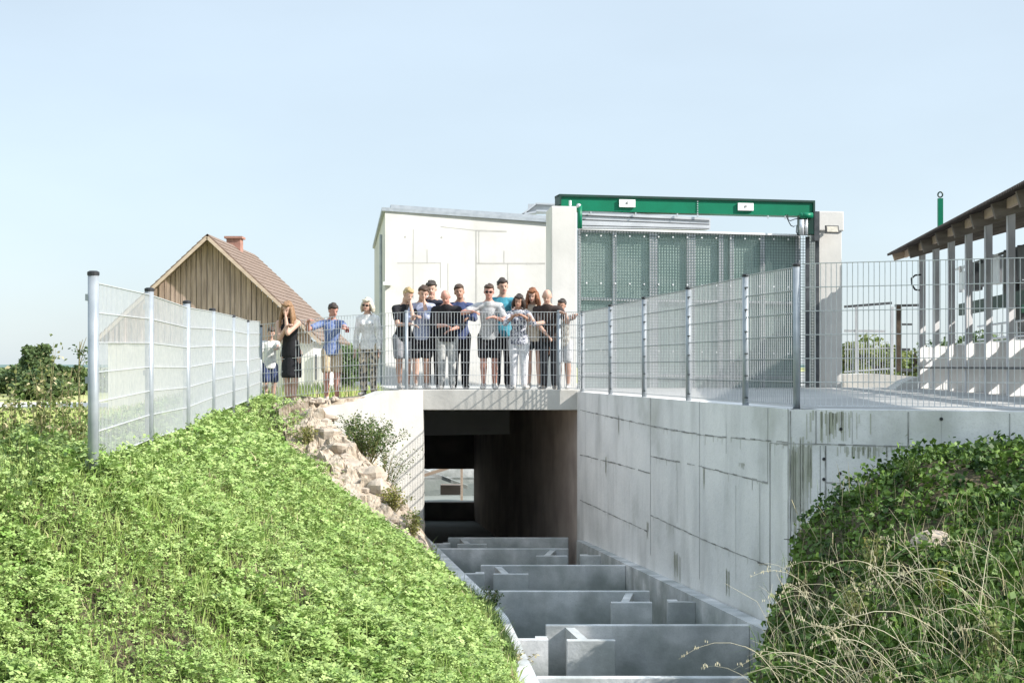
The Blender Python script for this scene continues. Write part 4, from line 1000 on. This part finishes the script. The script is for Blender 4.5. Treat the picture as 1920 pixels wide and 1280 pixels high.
# ------------------------------------------------------------------ overgrown mound on the right
mc_ = [(1392,1285,10.2),(1450,1160,11.5),(1500,1075,12.0),(1560,1000,12.3),(1640,925,12.3),(1700,890,12.2),(1790,880,12.0),(1925,905,11.6),(1960,1285,8.0),(1650,1285,9.3),(1560,1150,10.9),(1700,1050,10.9),(1850,1030,10.5),(1800,1150,9.6)]
mz0 = tps([tuple(P(*q)) for q in mc_]+[(5.4,11,-.95),(5.5,8,-1.2),(5,5,-1.4),(3,3,-1.8),(1.4,5,-2.3),(1.25,8,-2.3),(6,12,-.9),(7.4,8,-1.2)], .02)
def mz(x, y):
    x = np.asarray(x, float); y = np.asarray(y, float); return mz0(x, y)+.035*fnoise(x, y, 2.4, 4)+.03*fnoise(x, y, 6.5, 9)-.02
def mxl(y): return np.interp(y, [1, 8, 9.6, 11.4, 12.3, 13.2], [1.35, 1.42, 1.53, 1.98, 2.35, 2.62])
def myh(x): return 13.7-(np.asarray(x)-XW(13.7))*((13.7-12.06)/(6.6-XW(13.7)))-.02
NY2, NX2 = 80, 80; V = []; Fc = []
for i in range(NY2):
    for j in range(NX2):
        u = i/(NY2-1); yv = 1+u*12.0; xv = float(mxl(yv)); x_ = xv+(7.4-xv)*(j/(NX2-1))**1.2; y_ = min(yv, float(myh(x_)))
        V.append((x_, y_, float(mz(x_, y_)) if j else -3.9))
for i in range(NY2-1):
    for j in range(NX2-1):
        a = i*NX2+j; Fc.append((a, a+1, a+NX2+1, a+NX2))
tag(objmesh('overgrown_mound', V, Fc, M_soil, smooth=True), kind='structure')
def mpts(n):
    y = 1/(1/6.0-(1/6.0-1/13.2)*rng.uniform(0, 1, n)); x = mxl(y)+(.40*y-mxl(y))*rng.uniform(0, 1, n)**.9
    k = y < myh(x)-.03; return x[k], y[k], mz(x[k], y[k])
x, y, z = mpts(60000)
z = z+np.abs(rng.normal(0, .06, len(x)))*(1+.5*patch(x, y, 3.3, 6))
k = (patch(x, y, 4.0, 11) > -.45) | (rng.uniform(0, 1, len(x)) < .3)
C = np.c_[x, y, z][k]
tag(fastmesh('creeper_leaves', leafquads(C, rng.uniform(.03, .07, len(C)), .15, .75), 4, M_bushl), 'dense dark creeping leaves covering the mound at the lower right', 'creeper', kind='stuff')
x, y, z = mpts(4500); k = (mz(x, y) < -1.15); x, y, z = x[k], y[k], z[k]
q = blades(np.c_[x, y, z+.02], rng.uniform(.15, .4, len(x)), rng.uniform(.002, .0035, len(x)), 1.2, .6); mi = np.tile((rng.uniform(0, 1, len(x)) < .3).astype(int), 2)
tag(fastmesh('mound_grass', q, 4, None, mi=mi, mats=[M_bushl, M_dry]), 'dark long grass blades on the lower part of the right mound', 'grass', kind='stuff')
# arching dry stalks
mb = MB()
for i in range(190):
    px = random.choice([random.uniform(1420, 1600), random.uniform(1500, 1930), random.uniform(1600, 1930)]); d = random.uniform(8.4, 11.4); b = P(px+60, 0, d); zz = float(mz(b.x, min(d, float(myh(b.x))-.1)))
    if zz > -1.2 or HY-zz*F/d < 1110: continue
    b.z = zz; L_ = random.uniform(.25, .8); dx = -random.uniform(.1, 1.3) if random.random() < .75 else random.uniform(.1, .8); dy = random.uniform(-.4, .3)
    pts = []
    for k in range(9):
        u = k/8; pts.append(b+Vector((dx*L_*(u**1.3), dy*L_*u, L_*(u*1.05-.62*abs(dx)*u**3))))
    r = random.uniform(.0010, .0023); mb.tube(pts, [r]*6+[r*.9, r*.7, r*.4], 4)
    if random.random() < .35:
        for k in range(12):
            p = pts[-1]+(pts[-2]-pts[-1])*random.uniform(0, 1.6)+Vector((random.gauss(0,.008),random.gauss(0,.008),random.gauss(0,.008))); mb.cap(p, p+Vector((0,0,.012)), .003, .002, n=4)
for i in range(170):
    px = random.uniform(1430, 1930); d = random.uniform(8.6, 11.6); b = P(px, 0, d); zz = float(mz(b.x, d))
    if HY-zz*F/d < 1040: continue
    b.z = zz; L_ = random.uniform(.15, .5); v = Vector((random.gauss(-.25,.35), random.gauss(0,.25), 1)).normalized(); kx = random.gauss(0, .06)
    mb.tube([b, b+v*L_*.5, b+v*L_+Vector((kx,0,-abs(kx)*.5))], [.0016,.0013,.0007], 4)
mb.build('dry_stalks', M_straw, label='pale arching dry grass stalks leaning left over the right mound', cat='dry grass', kind='stuff', origin=(0,0,0))
for px, py, d, h, lb, mm in [(1640,1010,10.9,.42,'yellow-green flowering weed left of the pale rock on the mound',[M_weed, M_yel]),(1600,1090,10.2,.5,'light green upright weed at the middle of the mound',[M_weed, M_bush]),
                             (1760,1050,9.9,.34,'pale yellow-leaved plant right under the rock on the mound',[M_yel, M_weed]),(1860,1130,8.6,.55,'tall green weed at the right edge of the mound',[M_weed, M_bushl]),(1700,880,12.0,.25,'thin weed at the crest of the mound against the wall',[M_bush, M_bushl]),
                             (1840,1230,8.0,.35,'bright green low plant near the lower right corner',[M_bushl, M_weed])]:
    b = P(px, 0, d); shrub('weed_plant', lb, (b.x, d, float(mz(b.x, d))), 9, mm, 'plant', hgt=h, spread=.14, nl=22, ls=.035, stemr=.003)
c = P(1752,1000,10.9); c.z = float(mz(c.x, c.y)); boulder((c.x, c.y, c.z-.04), (.22,.19,.2), 78, 'pale grey rock half buried in the leaves of the right mound')

# ------------------------------------------------------------------ people
DG = bpy.context.evaluated_depsgraph_get
def skincol(n, c): return mat(n, c, tuple(x*.88 for x in c), 12, .55, spec=.35)
SK = [skincol('skin_pale', (.54,.34,.26)), skincol('skin_tan', (.42,.24,.17)), skincol('skin_pink', (.52,.27,.21))]
HAIR = {k: mat('hair_'+k, c, tuple(x*.55 for x in c), 40, .5, .3, 60, stretch=(3,3,.6)) for k, c in
        dict(blond=(.50,.36,.18), platinum=(.66,.60,.48), brown=(.085,.05,.032), dark=(.055,.040,.032), red=(.27,.11,.05), fair=(.33,.19,.10), stubble=(.20,.13,.10)).items()}
def cloth(n, c, c2=None, sc_=20, con=(.4,.6), **k): return mat('cloth_'+n, c, c2 or tuple(x*.8 for x in c), sc_, .9, .15, contrast=con, **k)
CL = dict(black=cloth('black', (.022,.022,.026)), dark=cloth('dark_navy', (.03,.035,.055)), white=cloth('white', (.80,.80,.79)), grey=cloth('light_grey', (.52,.52,.53)), blue=cloth('blue_check', (.10,.15,.33), (.22,.28,.46), 28),
          beige=cloth('beige', (.56,.45,.31)), teal=cloth('teal', (.06,.26,.34)), navy=cloth('navy', (.05,.07,.16)), pattern=cloth('patterned_trousers', (.52,.44,.32), (.10,.10,.09), 16, (.46,.54)), blouse=cloth('patterned_blouse', (.08,.09,.14), (.55,.56,.62), 30, (.44,.54)),
          jeans=cloth('pale_jeans', (.48,.48,.46), (.30,.31,.31), 14), greysh=cloth('grey_shorts', (.28,.28,.30)), brown=cloth('brown_black', (.055,.04,.036)), whitetr=cloth('white_trousers', (.74,.74,.77)), camo=cloth('pale_pattern', (.55,.54,.50), (.25,.23,.2), 22, (.42,.56)),
          tanktop=cloth('cream_top', (.70,.60,.48)), shirtblue=cloth('pale_blue_shirt', (.42,.46,.62)), shoe=cloth('shoe', (.55,.53,.50)), shoed=cloth('dark_shoe', (.05,.045,.04)), red=cloth('red', (.50,.05,.06)))
M_eye = mat('eye_dark', (.02,.015,.012)); M_lip = mat('lips', (.40,.15,.13)); M_shade = mat('sunglasses', (.01,.01,.012), rough=.15)
def remesh(name, mb, mats, parent, vox, smooth_it=3, mi=None, extra=None):
    """fuse the overlapping forms into one continuous skin"""
    me = bpy.data.meshes.new('tmp'); base = np.array(wloc(parent)); me.from_pydata([tuple(np.array(v)) for v in mb.v], [], mb.f)
    o = bpy.data.objects.new('tmp', me); link(o)
    r = o.modifiers.new('r', 'REMESH'); r.mode = 'VOXEL'; r.voxel_size = vox; r.use_smooth_shade = True
    sm = o.modifiers.new('s', 'SMOOTH'); sm.factor = .5; sm.iterations = smooth_it
    dg = DG(); dg.update(); ev = o.evaluated_get(dg); m2 = bpy.data.meshes.new_from_object(ev, depsgraph=dg)
    n = len(m2.vertices); co = np.empty(n*3); m2.vertices.foreach_get('co', co); co = co.reshape(-1, 3)
    fs = [tuple(p.vertices) for p in m2.polygons]
    bpy.data.objects.remove(o); bpy.data.meshes.remove(me); bpy.data.meshes.remove(m2)
    vs = co.tolist(); mi = [0]*len(fs)
    if extra is not None:
        k = len(vs); vs += [tuple(v) for v in extra.v]; fs += [tuple(i+k for i in f) for f in extra.f]; mi += extra.m
    return objlocal(name, vs, fs, mats, parent, mi)
def objlocal(name, vs, fs, mats, parent, mi=None, smooth=True):
    me = bpy.data.meshes.new(name); me.from_pydata([tuple(v) for v in vs], [], fs)
    for m in (mats if isinstance(mats, list) else [mats]): me.materials.append(m)
    if mi: me.polygons.foreach_set('material_index', np.array(mi, dtype=np.int32))
    me.polygons.foreach_set('use_smooth', np.full(len(me.polygons), smooth)); me.update()
    o = bpy.data.objects.new(name, me); link(o); o.parent = parent; WL[o.name] = wloc(parent); return o
def ik(S, T, l1, l2, hint):
    S, T = Vector(S), Vector(T); d = T-S; L = min(d.length, (l1+l2)*.995); d.normalize(); T = S+d*L
    a = math.acos(max(-1, min(1, (l1*l1+L*L-l2*l2)/(2*l1*L)))); h = Vector(hint); h = (h-d*d.dot(h)).normalized()
    return S+d*l1*math.cos(a)+h*l1*math.sin(a), T
def person(label, px, top, d, zf, yaw=0, lean=.0, pitch=20, hyaw=0, tilt=0, L=None, Rr=None, shirt='black', sleeve='short', pants='shorts', pc='black', hair='brown', style='short', skin=0,
           glasses=False, build_=1.0, fem=False, shoes='shoe', apart=.095, stepf=0, group='visitors watching from the bridge', hem=None, Hs=1.0):
    X = P(px, 0, d).x; H = ((HY-top)*d/F-zf)*Hs
    tilt = tilt or random.uniform(-9, 9); hyaw += random.uniform(-8, 8)
    t = empty('person', (X, d, zf), label, 'person', group); ya = R(yaw); t.rotation_euler = (0, 0, ya)
    inv = Matrix.Rotation(-ya, 4, 'Z')
    def loc(q): return inv @ (P(*q)-Vector((X, d, zf)))
    sk = SK[skin]; lf = -lean       # forward is -Y
    sw = (.090 if fem else .101)*build_*H; hw_ = .052*H*(1.08 if fem else 1)
    hip = Vector((0, .02+lean*.15, .52*H)); wai = Vector((0, lf*.25, .615*H)); che = Vector((0, lf*.65, .735*H)); neb = Vector((0, lf, .825*H)); net = Vector((0, lf*1.1-.012*H, .868*H))
    lw = -math.asin(0) 
    body = MB(); b_ = build_
    body.cap(hip, wai, .078*H*b_*(1.06 if fem else 1), .066*H*b_*(.92 if fem else 1), .72, n=16); body.cap(wai, che, .066*H*b_*(.92 if fem else 1), .083*H*b_, .68, n=16); body.cap(che, neb-Vector((0,0,.02*H)), .083*H*b_, .055*H*b_, .62, n=16)
    SHL = []
    if pants == 'dress': apart = .045
    for sx in (-1, 1):
        sh_ = Vector((sx*sw, lf*.93, .786*H)); SHL.append(sh_); body.cap(neb-Vector((0,0,.018*H)), sh_, .034*H, .033*H*b_, n=10)
    if fem:
        for sx in (-1, 1): body.ell((sx*.034*H, che.y-.045*H, .735*H), .030*H, .026*H, .030*H, n=10, k=6)
    body.cap(neb-Vector((0,0,.02*H)), net+Vector((0,0,.01*H)), .034*H, .031*H, n=12)
    # head
    T = Matrix.Translation(net) @ Matrix.Rotation(R(hyaw), 4, 'Z') @ Matrix.Rotation(R(tilt), 4, 'Y') @ Matrix.Rotation(R(pitch), 4, 'X')
    hc = Vector((0, -.012*H, .062*H))
    body.ell(hc+Vector((0,.010*H,.008*H)), .0445*H, .055*H, .056*H, T); body.ell(hc+Vector((0,-.010*H,-.022*H)), .036*H, .044*H, .046*H, T)
    body.cap(hc+Vector((0,-.044*H,.004*H)), hc+Vector((0,-.059*H,-.014*H)), .006*H, .009*H, n=8, T=T)      # nose
    body.ell(hc+Vector((0,-.040*H,-.050*H)), .018*H, .014*H, .012*H, T, n=8, k=6)                            # chin
    for sx in (-1, 1): body.ell(hc+Vector((sx*.045*H,.006*H,-.008*H)), .007*H, .013*H, .018*H, T, n=8, k=6)
    # legs
    FT = []
    for i, sx in enumerate((-1, 1)):
        hj = Vector((sx*hw_, hip.y, .50*H)); fo = Vector((sx*apart*.5*H/.9, (stepf if i else -stepf)*.5+.01, .045*H)); kn = (hj+fo)/2+Vector((0, -.018*H, .01*H)); FT.append((hj, kn, fo))
        body.cap(hj, kn, .052*H*b_, .034*H, n=12); body.cap(kn, kn+(fo-kn)*.35+Vector((0,.008*H,0)), .033*H, .034*H, n=12); body.cap(kn+(fo-kn)*.35+Vector((0,.008*H,0)), fo, .033*H, .020*H, n=12)
        body.cap(fo+Vector((0,.012*H,-.022*H)), fo+Vector((sx*.012*H,-.085*H,-.028*H)), .021*H, .016*H, .8, n=10)
    # arms and hands
    la, lb = .165*H, .150*H; ARM = []; hands = MB()
    for i, (sx, tg_) in enumerate(((-1, L), (1, Rr))):
        sh_ = SHL[i]
        if tg_ is None: e = sh_+Vector((sx*.035*H, .015*H, -la)); wr = e+Vector((sx*.004*H, -.03*H, -lb)); hint = None
        else:
            tv = loc(tg_[:3]) if not isinstance(tg_, str) else (T @ (hc+Vector((sx*.012*H, -.066*H, -.062*H))))
            hint = tg_[3] if (not isinstance(tg_, str) and len(tg_) > 3) else ((sx*.35, .1, -1))
            e, wr = ik(sh_, tv, la, lb, hint)
        ARM.append((sh_, e, wr))
        body.cap(sh_, e, .031*H*b_, .0235*H*b_, n=10); body.cap(e, wr, .0240*H*b_, .0150*H, n=10)
        fd = (wr-e).normalized(); 
        if tg_ is not None and not isinstance(tg_, str): fd = (fd*.6+Vector((-sx*.3, -.25, -.25))).normalized()
        sdv = Vector((0,1,0)) if abs(fd.y) < .8 else Vector((1,0,0)); sdv = (sdv-fd*fd.dot(sdv)).normalized(); nm = fd.cross(sdv)
        pe = wr+fd*.048*H; body.cap(wr+fd*.008*H, pe, .0165*H, .020*H, .5, side=sdv, n=10)
        for k in range(4):
            o_ = (k-1.5)*.0105*H; ln = (.034, .040, .037, .029)[k]*H; r0 = pe+sdv*o_+fd*.008*H; cu = nm*(.28 if tg_ is None else .75)*(1 if sx > 0 else -1)
            r1 = r0+(fd+cu*.3).normalized()*ln*.5; r2 = r1+(fd*.8+cu).normalized()*ln*.5; hands.tube([r0, r1, r2], [.0054*H, .005*H, .0038*H], 6)
        r0 = wr+fd*.018*H+sdv*.014*H; r1 = r0+(fd*.7+sdv).normalized()*.022*H; hands.tube([r0, r1, r1+(fd+sdv*.15).normalized()*.018*H], [.0068*H,.006*H,.0045*H], 6)
    ex = hands
    for sx in (-1, 1): ex.ell(hc+Vector((sx*.0165*H,-.0475*H,.001*H)), .0065*H, .004*H, .0035*H, T, m=1, n=8, k=5)
    ex.ell(hc+Vector((0,-.0525*H,-.034*H)), .0125*H, .004*H, .0036*H, T, m=2, n=8, k=5)
    for sx in (-1, 1): ex.cap(hc+Vector((sx*.026*H,-.044*H,.0125*H)), hc+Vector((sx*.009*H,-.0505*H,.0125*H)), .0022*H, .0026*H, n=6, m=3, T=T)
    remesh('body', body, [sk, M_eye, M_lip, HAIR['dark' if hair in ('dark',) else 'brown' if hair in ('brown','red') else 'fair']], t, .0105, 2, extra=ex)
    # shirt
    g = .009*H; sm = MB(); cm = CL[shirt]
    if hem is None: hem = .47
    hb = Vector((0, hip.y, hem*H+.012*H))
    def cz(m_, k0, zm):
        for i_ in range(k0, len(m_.v)):
            v_ = m_.v[i_]
            if v_[2] < zm: m_.v[i_] = (v_[0], v_[1], zm+(v_[2]-zm)*.04)
    sm.cap(hb, wai, .104*H*b_*(1.06 if fem else 1), .072*H*b_, .74, n=18); sm.cap(wai, che, .072*H*b_*(.95 if fem else 1.04), .088*H*b_, .72, n=16); sm.cap(che, neb-Vector((0,0,.034*H)), .088*H*b_, .060*H*b_, .66, n=16)
    cz(sm, 0, hem*H)
    for i, sx in enumerate((-1, 1)):
        s0, e, wr = ARM[i]
        if sleeve != 'none':
            sm.cap(neb-Vector((0,0,.026*H)), s0, .037*H, .037*H*b_, n=10)
            if sleeve == 'short': sm.cap(s0, s0+(e-s0)*.62, .0365*H*b_, .034*H*b_, n=12)
            else: sm.cap(s0, e, .0365*H*b_, .031*H*b_, n=12); sm.cap(e, e+(wr-e)*(.92 if sleeve == 'long' else .35), .032*H*b_, .023*H, n=12)
        else: sm.cap(neb-Vector((sx*-.04*H,0,.030*H)), s0*.75+neb*.25-Vector((0,0,.02*H)), .026*H, .026*H, n=8)
        if fem: sm.ell((sx*.036*H, che.y-.047*H, .735*H), .036*H, .032*H, .036*H, n=10, k=6)
    remesh('shirt' if pants != 'dress' else 'dress_top', sm, [cm], t, .0125, 2)
    # lower clothes
    pm = MB(); pmt = CL[pc]
    k0 = 0
    if pants in ('shorts', 'trousers'):
        pm.cap(hip-Vector((0,0,.005*H)), hip+Vector((0,0,.06*H)), .082*H*b_, .074*H*b_, .78, n=16)
        for hj, kn, fo in FT:
            if pants == 'shorts': (pm.cap(hj, hj+(kn-hj)*.80, .060*H*b_, .057*H, n=12), cz(pm, 0, .295*H))
            else: pm.cap(hj, kn, .060*H*b_, .044*H, n=12); pm.cap(kn, fo+Vector((0,0,.012*H)), .044*H, .036*H, n=12)
    elif pants == 'mini':
        pm.cap(hip-Vector((0,0,.005*H)), hip+Vector((0,0,.06*H)), .082*H*b_, .072*H*b_, .78, n=16)
        for hj, kn, fo in FT: (pm.cap(hj, hj+(kn-hj)*.38, .058*H, .058*H, n=12), cz(pm, 0, .385*H))
    else:
        pm.cap((0,hip.y,.38*H), hip+Vector((0,0,.06*H)), .100*H, .082*H, .8, n=18); pm.cap((0,hip.y,.30*H), (0,hip.y,.38*H), .104*H, .1*H, .8, n=18); cz(pm, 0, .275*H)
    remesh({'shorts':'shorts','trousers':'trousers','mini':'shorts','dress':'skirt'}[pants], pm, [pmt], t, .0125, 2)
    for hj, kn, fo in FT:
        f = MB(); sx = 1 if fo.x > 0 else -1
        f.cap(fo+Vector((0,.014*H,-.024*H)), fo+Vector((sx*.012*H,-.09*H,-.028*H)), .026*H, .021*H, .85, n=12); f.cap(fo+Vector((0,.006*H,-.01*H)), fo+Vector((0,.004*H,.004*H)), .026*H, .025*H, n=10)
        V_ = [(v[0], v[1], max(v[2], .001)) for v in f.v]; objlocal('shoe', V_, f.f, CL[shoes], t)
    # hair
    hm = MB(); hh_ = HAIR[hair]
    if style == 'bald':
        hm.ell(hc+Vector((0,.020*H,-.004*H)), .0462*H, .048*H, .040*H, T)
    else:
        hm.ell(hc+Vector((0,.018*H,.013*H)), .0485*H, .054*H, .057*H, T); hm.ell(hc+Vector((0,-.008*H,.046*H)), .038*H, .040*H, .020*H, T)
        if style != 'curly':
            for k in range(30):
                a = random.uniform(-.5, 3.6); e_ = random.uniform(-.25, 1.4); hm.ell(hc+Vector((.045*H*math.cos(a)*math.cos(e_), .014*H+.050*H*math.sin(a)*math.cos(e_), .016*H+.053*H*math.sin(e_))), .011*H, .012*H, .010*H, T, n=7, k=4)
            for k in range(7 if style != 'short' else 0):
                x_ = (k-3)*.012*H; hm.cap(hc+Vector((x_, -.030*H, .052*H)), hc+Vector((x_*1.15+random.uniform(-.004,.004)*H, -.037*H, random.uniform(.038,.048)*H)), .009*H, .003*H, n=7, T=T)
        if style == 'curly':
            for k in range(26):
                a = random.uniform(0, 6.28); e_ = random.uniform(.1, 1.3); hm.ell(hc+Vector((.047*H*math.cos(a)*math.cos(e_), .018*H+.050*H*math.sin(a)*math.cos(e_), .018*H+.055*H*math.sin(e_))), .012*H, .012*H, .011*H, T, n=8, k=5)
        if style in ('long', 'bob'):
            ln = .19 if style == 'long' else .085
            for k in range(13):
                a = math.pi*(-.16+1.32*k/12); s0 = hc+Vector((.047*H*math.cos(a), .012*H+.050*H*math.sin(a), .01*H)); s0w = T @ s0; x_ = .05*H*math.cos(a)*1.15
                e0 = Vector((x_*1.15, net.y+.02*H+.045*H*math.sin(a)-(.055*H if k in (0,1,11,12) and style == 'long' else 0), s0w.z-ln*H*(1 if style == 'bob' else random.uniform(.8, 1.05))))
                hm.cap(s0w, (s0w+e0)/2+Vector((x_*.12,0,0)), .016*H, .017*H, n=8); hm.cap((s0w+e0)/2+Vector((x_*.12,0,0)), e0, .017*H, .008*H, n=8)
    remesh('hair', hm, [hh_], t, .010, 1)
    if glasses:
        gm = MB()
        for sx in (-1, 1):
            gm.ell(hc+Vector((sx*.019*H,-.054*H,.001*H)), .0155*H, .004*H, .0105*H, T, n=12, k=6)
            gm.cap(hc+Vector((sx*.034*H,-.047*H,.004*H)), hc+Vector((sx*.046*H,.0,.002*H)), .002*H, .002*H, n=6, T=T)
        gm.cap(hc+Vector((-.008*H,-.056*H,.003*H)), hc+Vector((.008*H,-.056*H,.003*H)), .002*H, .002*H, n=6, T=T)
        objlocal('sunglasses', gm.v, gm.f, M_shade, t)
    return t
Zd = -.37
YR = 23.24
g1 = 'visitors on the slope left of the bridge'
person('small child in white T-shirt and dark shorts behind the leftmost mesh fence post', 506, 612, 24.2, -.66, 20, .03, 25, Rr=(520,655,23.7), shirt='white', pants='shorts', pc='navy', hair='brown', skin=0, group=g1, build_=.95)
person('long-haired young woman in black dress leaning on the fence, hands at her face', 545, 564, 23.75, -.66, -8, .14, 24, L=(537,612,23.42), Rr='face', shirt='black', sleeve='none', pants='dress', pc='black', hair='fair', style='long', fem=True, skin=0, group=g1, shoes='shoed')
person('man in blue checked shirt and beige shorts holding a red camera beside him', 622, 567, 24.0, -.59, 12, .04, 26, hyaw=14, L=(578,601,23.6,(-.3,.6,-.6)), Rr=(648,614,23.5,(.5,.2,-1)), shirt='blue', pants='shorts', pc='beige', hair='dark', skin=2, group=g1, shoes='shoe')
cm_ = empty('camera', P(651,618,23.5), 'small red and black camera held up by the man in the blue shirt', 'camera'); q = P(651,618,23.5)
mb = MB(); mb.obox(q, (.03,0,0),(0,.02,0),(0,0,.045)); mb.build('camera_body', CL['red'], cm_, bevel=.006)
mb = MB(); mb.tube([q+Vector((0,-.02,.01)), q+Vector((0,-.05,.01))], .018, 10); mb.build('lens', M_black, cm_)
person('platinum blond woman in white top, patterned trousers and sunglasses', 691, 558, 23.9, -.48, -14, .04, 12, hyaw=-4, shirt='white', sleeve='long', pants='trousers', pc='pattern', hair='platinum', style='bob', fem=True, glasses=True, skin=0, group=g1)
person('blond boy in black T-shirt and grey shorts with a hand at his chin', 757, 538, 23.75, Zd, 22, .08, 26, hyaw=8, L=(771,608,23.45), Rr='face', shirt='black', pants='shorts', pc='greysh', hair='blond', skin=0, stepf=.12)
person('dark-haired youth in dark top over pale blue shirt, hand to nose', 790, 534, 23.8, Zd, 10, .08, 26, L=(778,592,23.3), Rr='face', shirt='shirtblue', sleeve='half', pants='shorts', pc='black', hair='brown', skin=0)
person('tall curly-haired man in navy jacket standing behind the youth with hand to nose', 811, 527, 24.3, Zd, -5, .05, 14, L=(800,560,23.9), shirt='dark', sleeve='long', pants='trousers', pc='black', hair='dark', style='curly', skin=0)
person('bald man in black shirt and pale jeans bending over the railing', 838, 541, 23.75, Zd, 0, .16, 36, L=(835,610,23.42,(-.6,.3,-1)), Rr=(845,618,23.44,(.7,.3,-1)), shirt='black', sleeve='half', pants='trousers', pc='jeans', hair='stubble', style='bald', skin=2, build_=1.12)
person('smiling short-haired man in dark jacket with light collar beside the bald man', 862, 533, 24.05, Zd, 8, .04, 8, hyaw=-10, Rr=(878,596,23.6,(.8,.4,-.8)), shirt='navy', sleeve='long', pants='trousers', pc='black', hair='brown', skin=1, build_=1.05, shoes='shoed')
person('man in pale grey T-shirt, sunglasses and dark shorts, arms spread on the railing', 917, 533, 23.65, Zd, 0, .14, 12, L=(887,584,YR,(-.8,.3,-.2)), Rr=(925,594,YR,(.8,.3,-.7)), shirt='grey', pants='shorts', pc='black', hair='brown', glasses=True, skin=2, build_=1.05, group='visitors watching from the bridge')
person('tallest man in teal T-shirt standing behind the one in sunglasses', 942, 521, 24.15, Zd, 8, .03, 16, hyaw=10, Rr=(962,590,23.5), shirt='teal', pants='trousers', pc='black', hair='dark', skin=0)
person('shorter dark-haired woman in patterned blouse and white trousers, arms folded on railing', 973, 551, 23.62, Zd, -4, .10, 20, L=(966,590,YR,(-.8,.3,-.7)), Rr=(981,592,YR,(.8,.3,-.7)), shirt='blouse', sleeve='half', pants='trousers', pc='whitetr', hair='dark', style='bob', fem=True, skin=1, build_=1.05)
person('girl with long red hair, cream top and short black shorts', 1001, 539, 23.85, Zd, -8, .08, 24, L=(996,596,YR,(-.6,.1,-1)), Rr=(1003,606,23.4,(.6,.1,-1)), shirt='tanktop', sleeve='short', pants='mini', pc='black', hair='red', style='long', fem=True, skin=0)
person('balding man in dark brown shirt and black trousers leaning on the railing', 1030, 541, 23.75, Zd, -12, .16, 30, L=(1026,628,23.45,(-.5,.3,-1)), Rr=(1060,588,YR,(.5,.3,-1)), shirt='brown', sleeve='short', pants='trousers', pc='black', hair='stubble', style='bald', skin=0, build_=1.12, shoes='shoed')
person('short dark-haired youngster at the railing corner with one arm stretched along it', 1056, 560, 23.75, Zd, -18, .06, 14, Rr=(1083,588,23.1,(.2,.5,-1)), shirt='camo', sleeve='short', pants='shorts', pc='grey', hair='dark', skin=1, build_=.95)
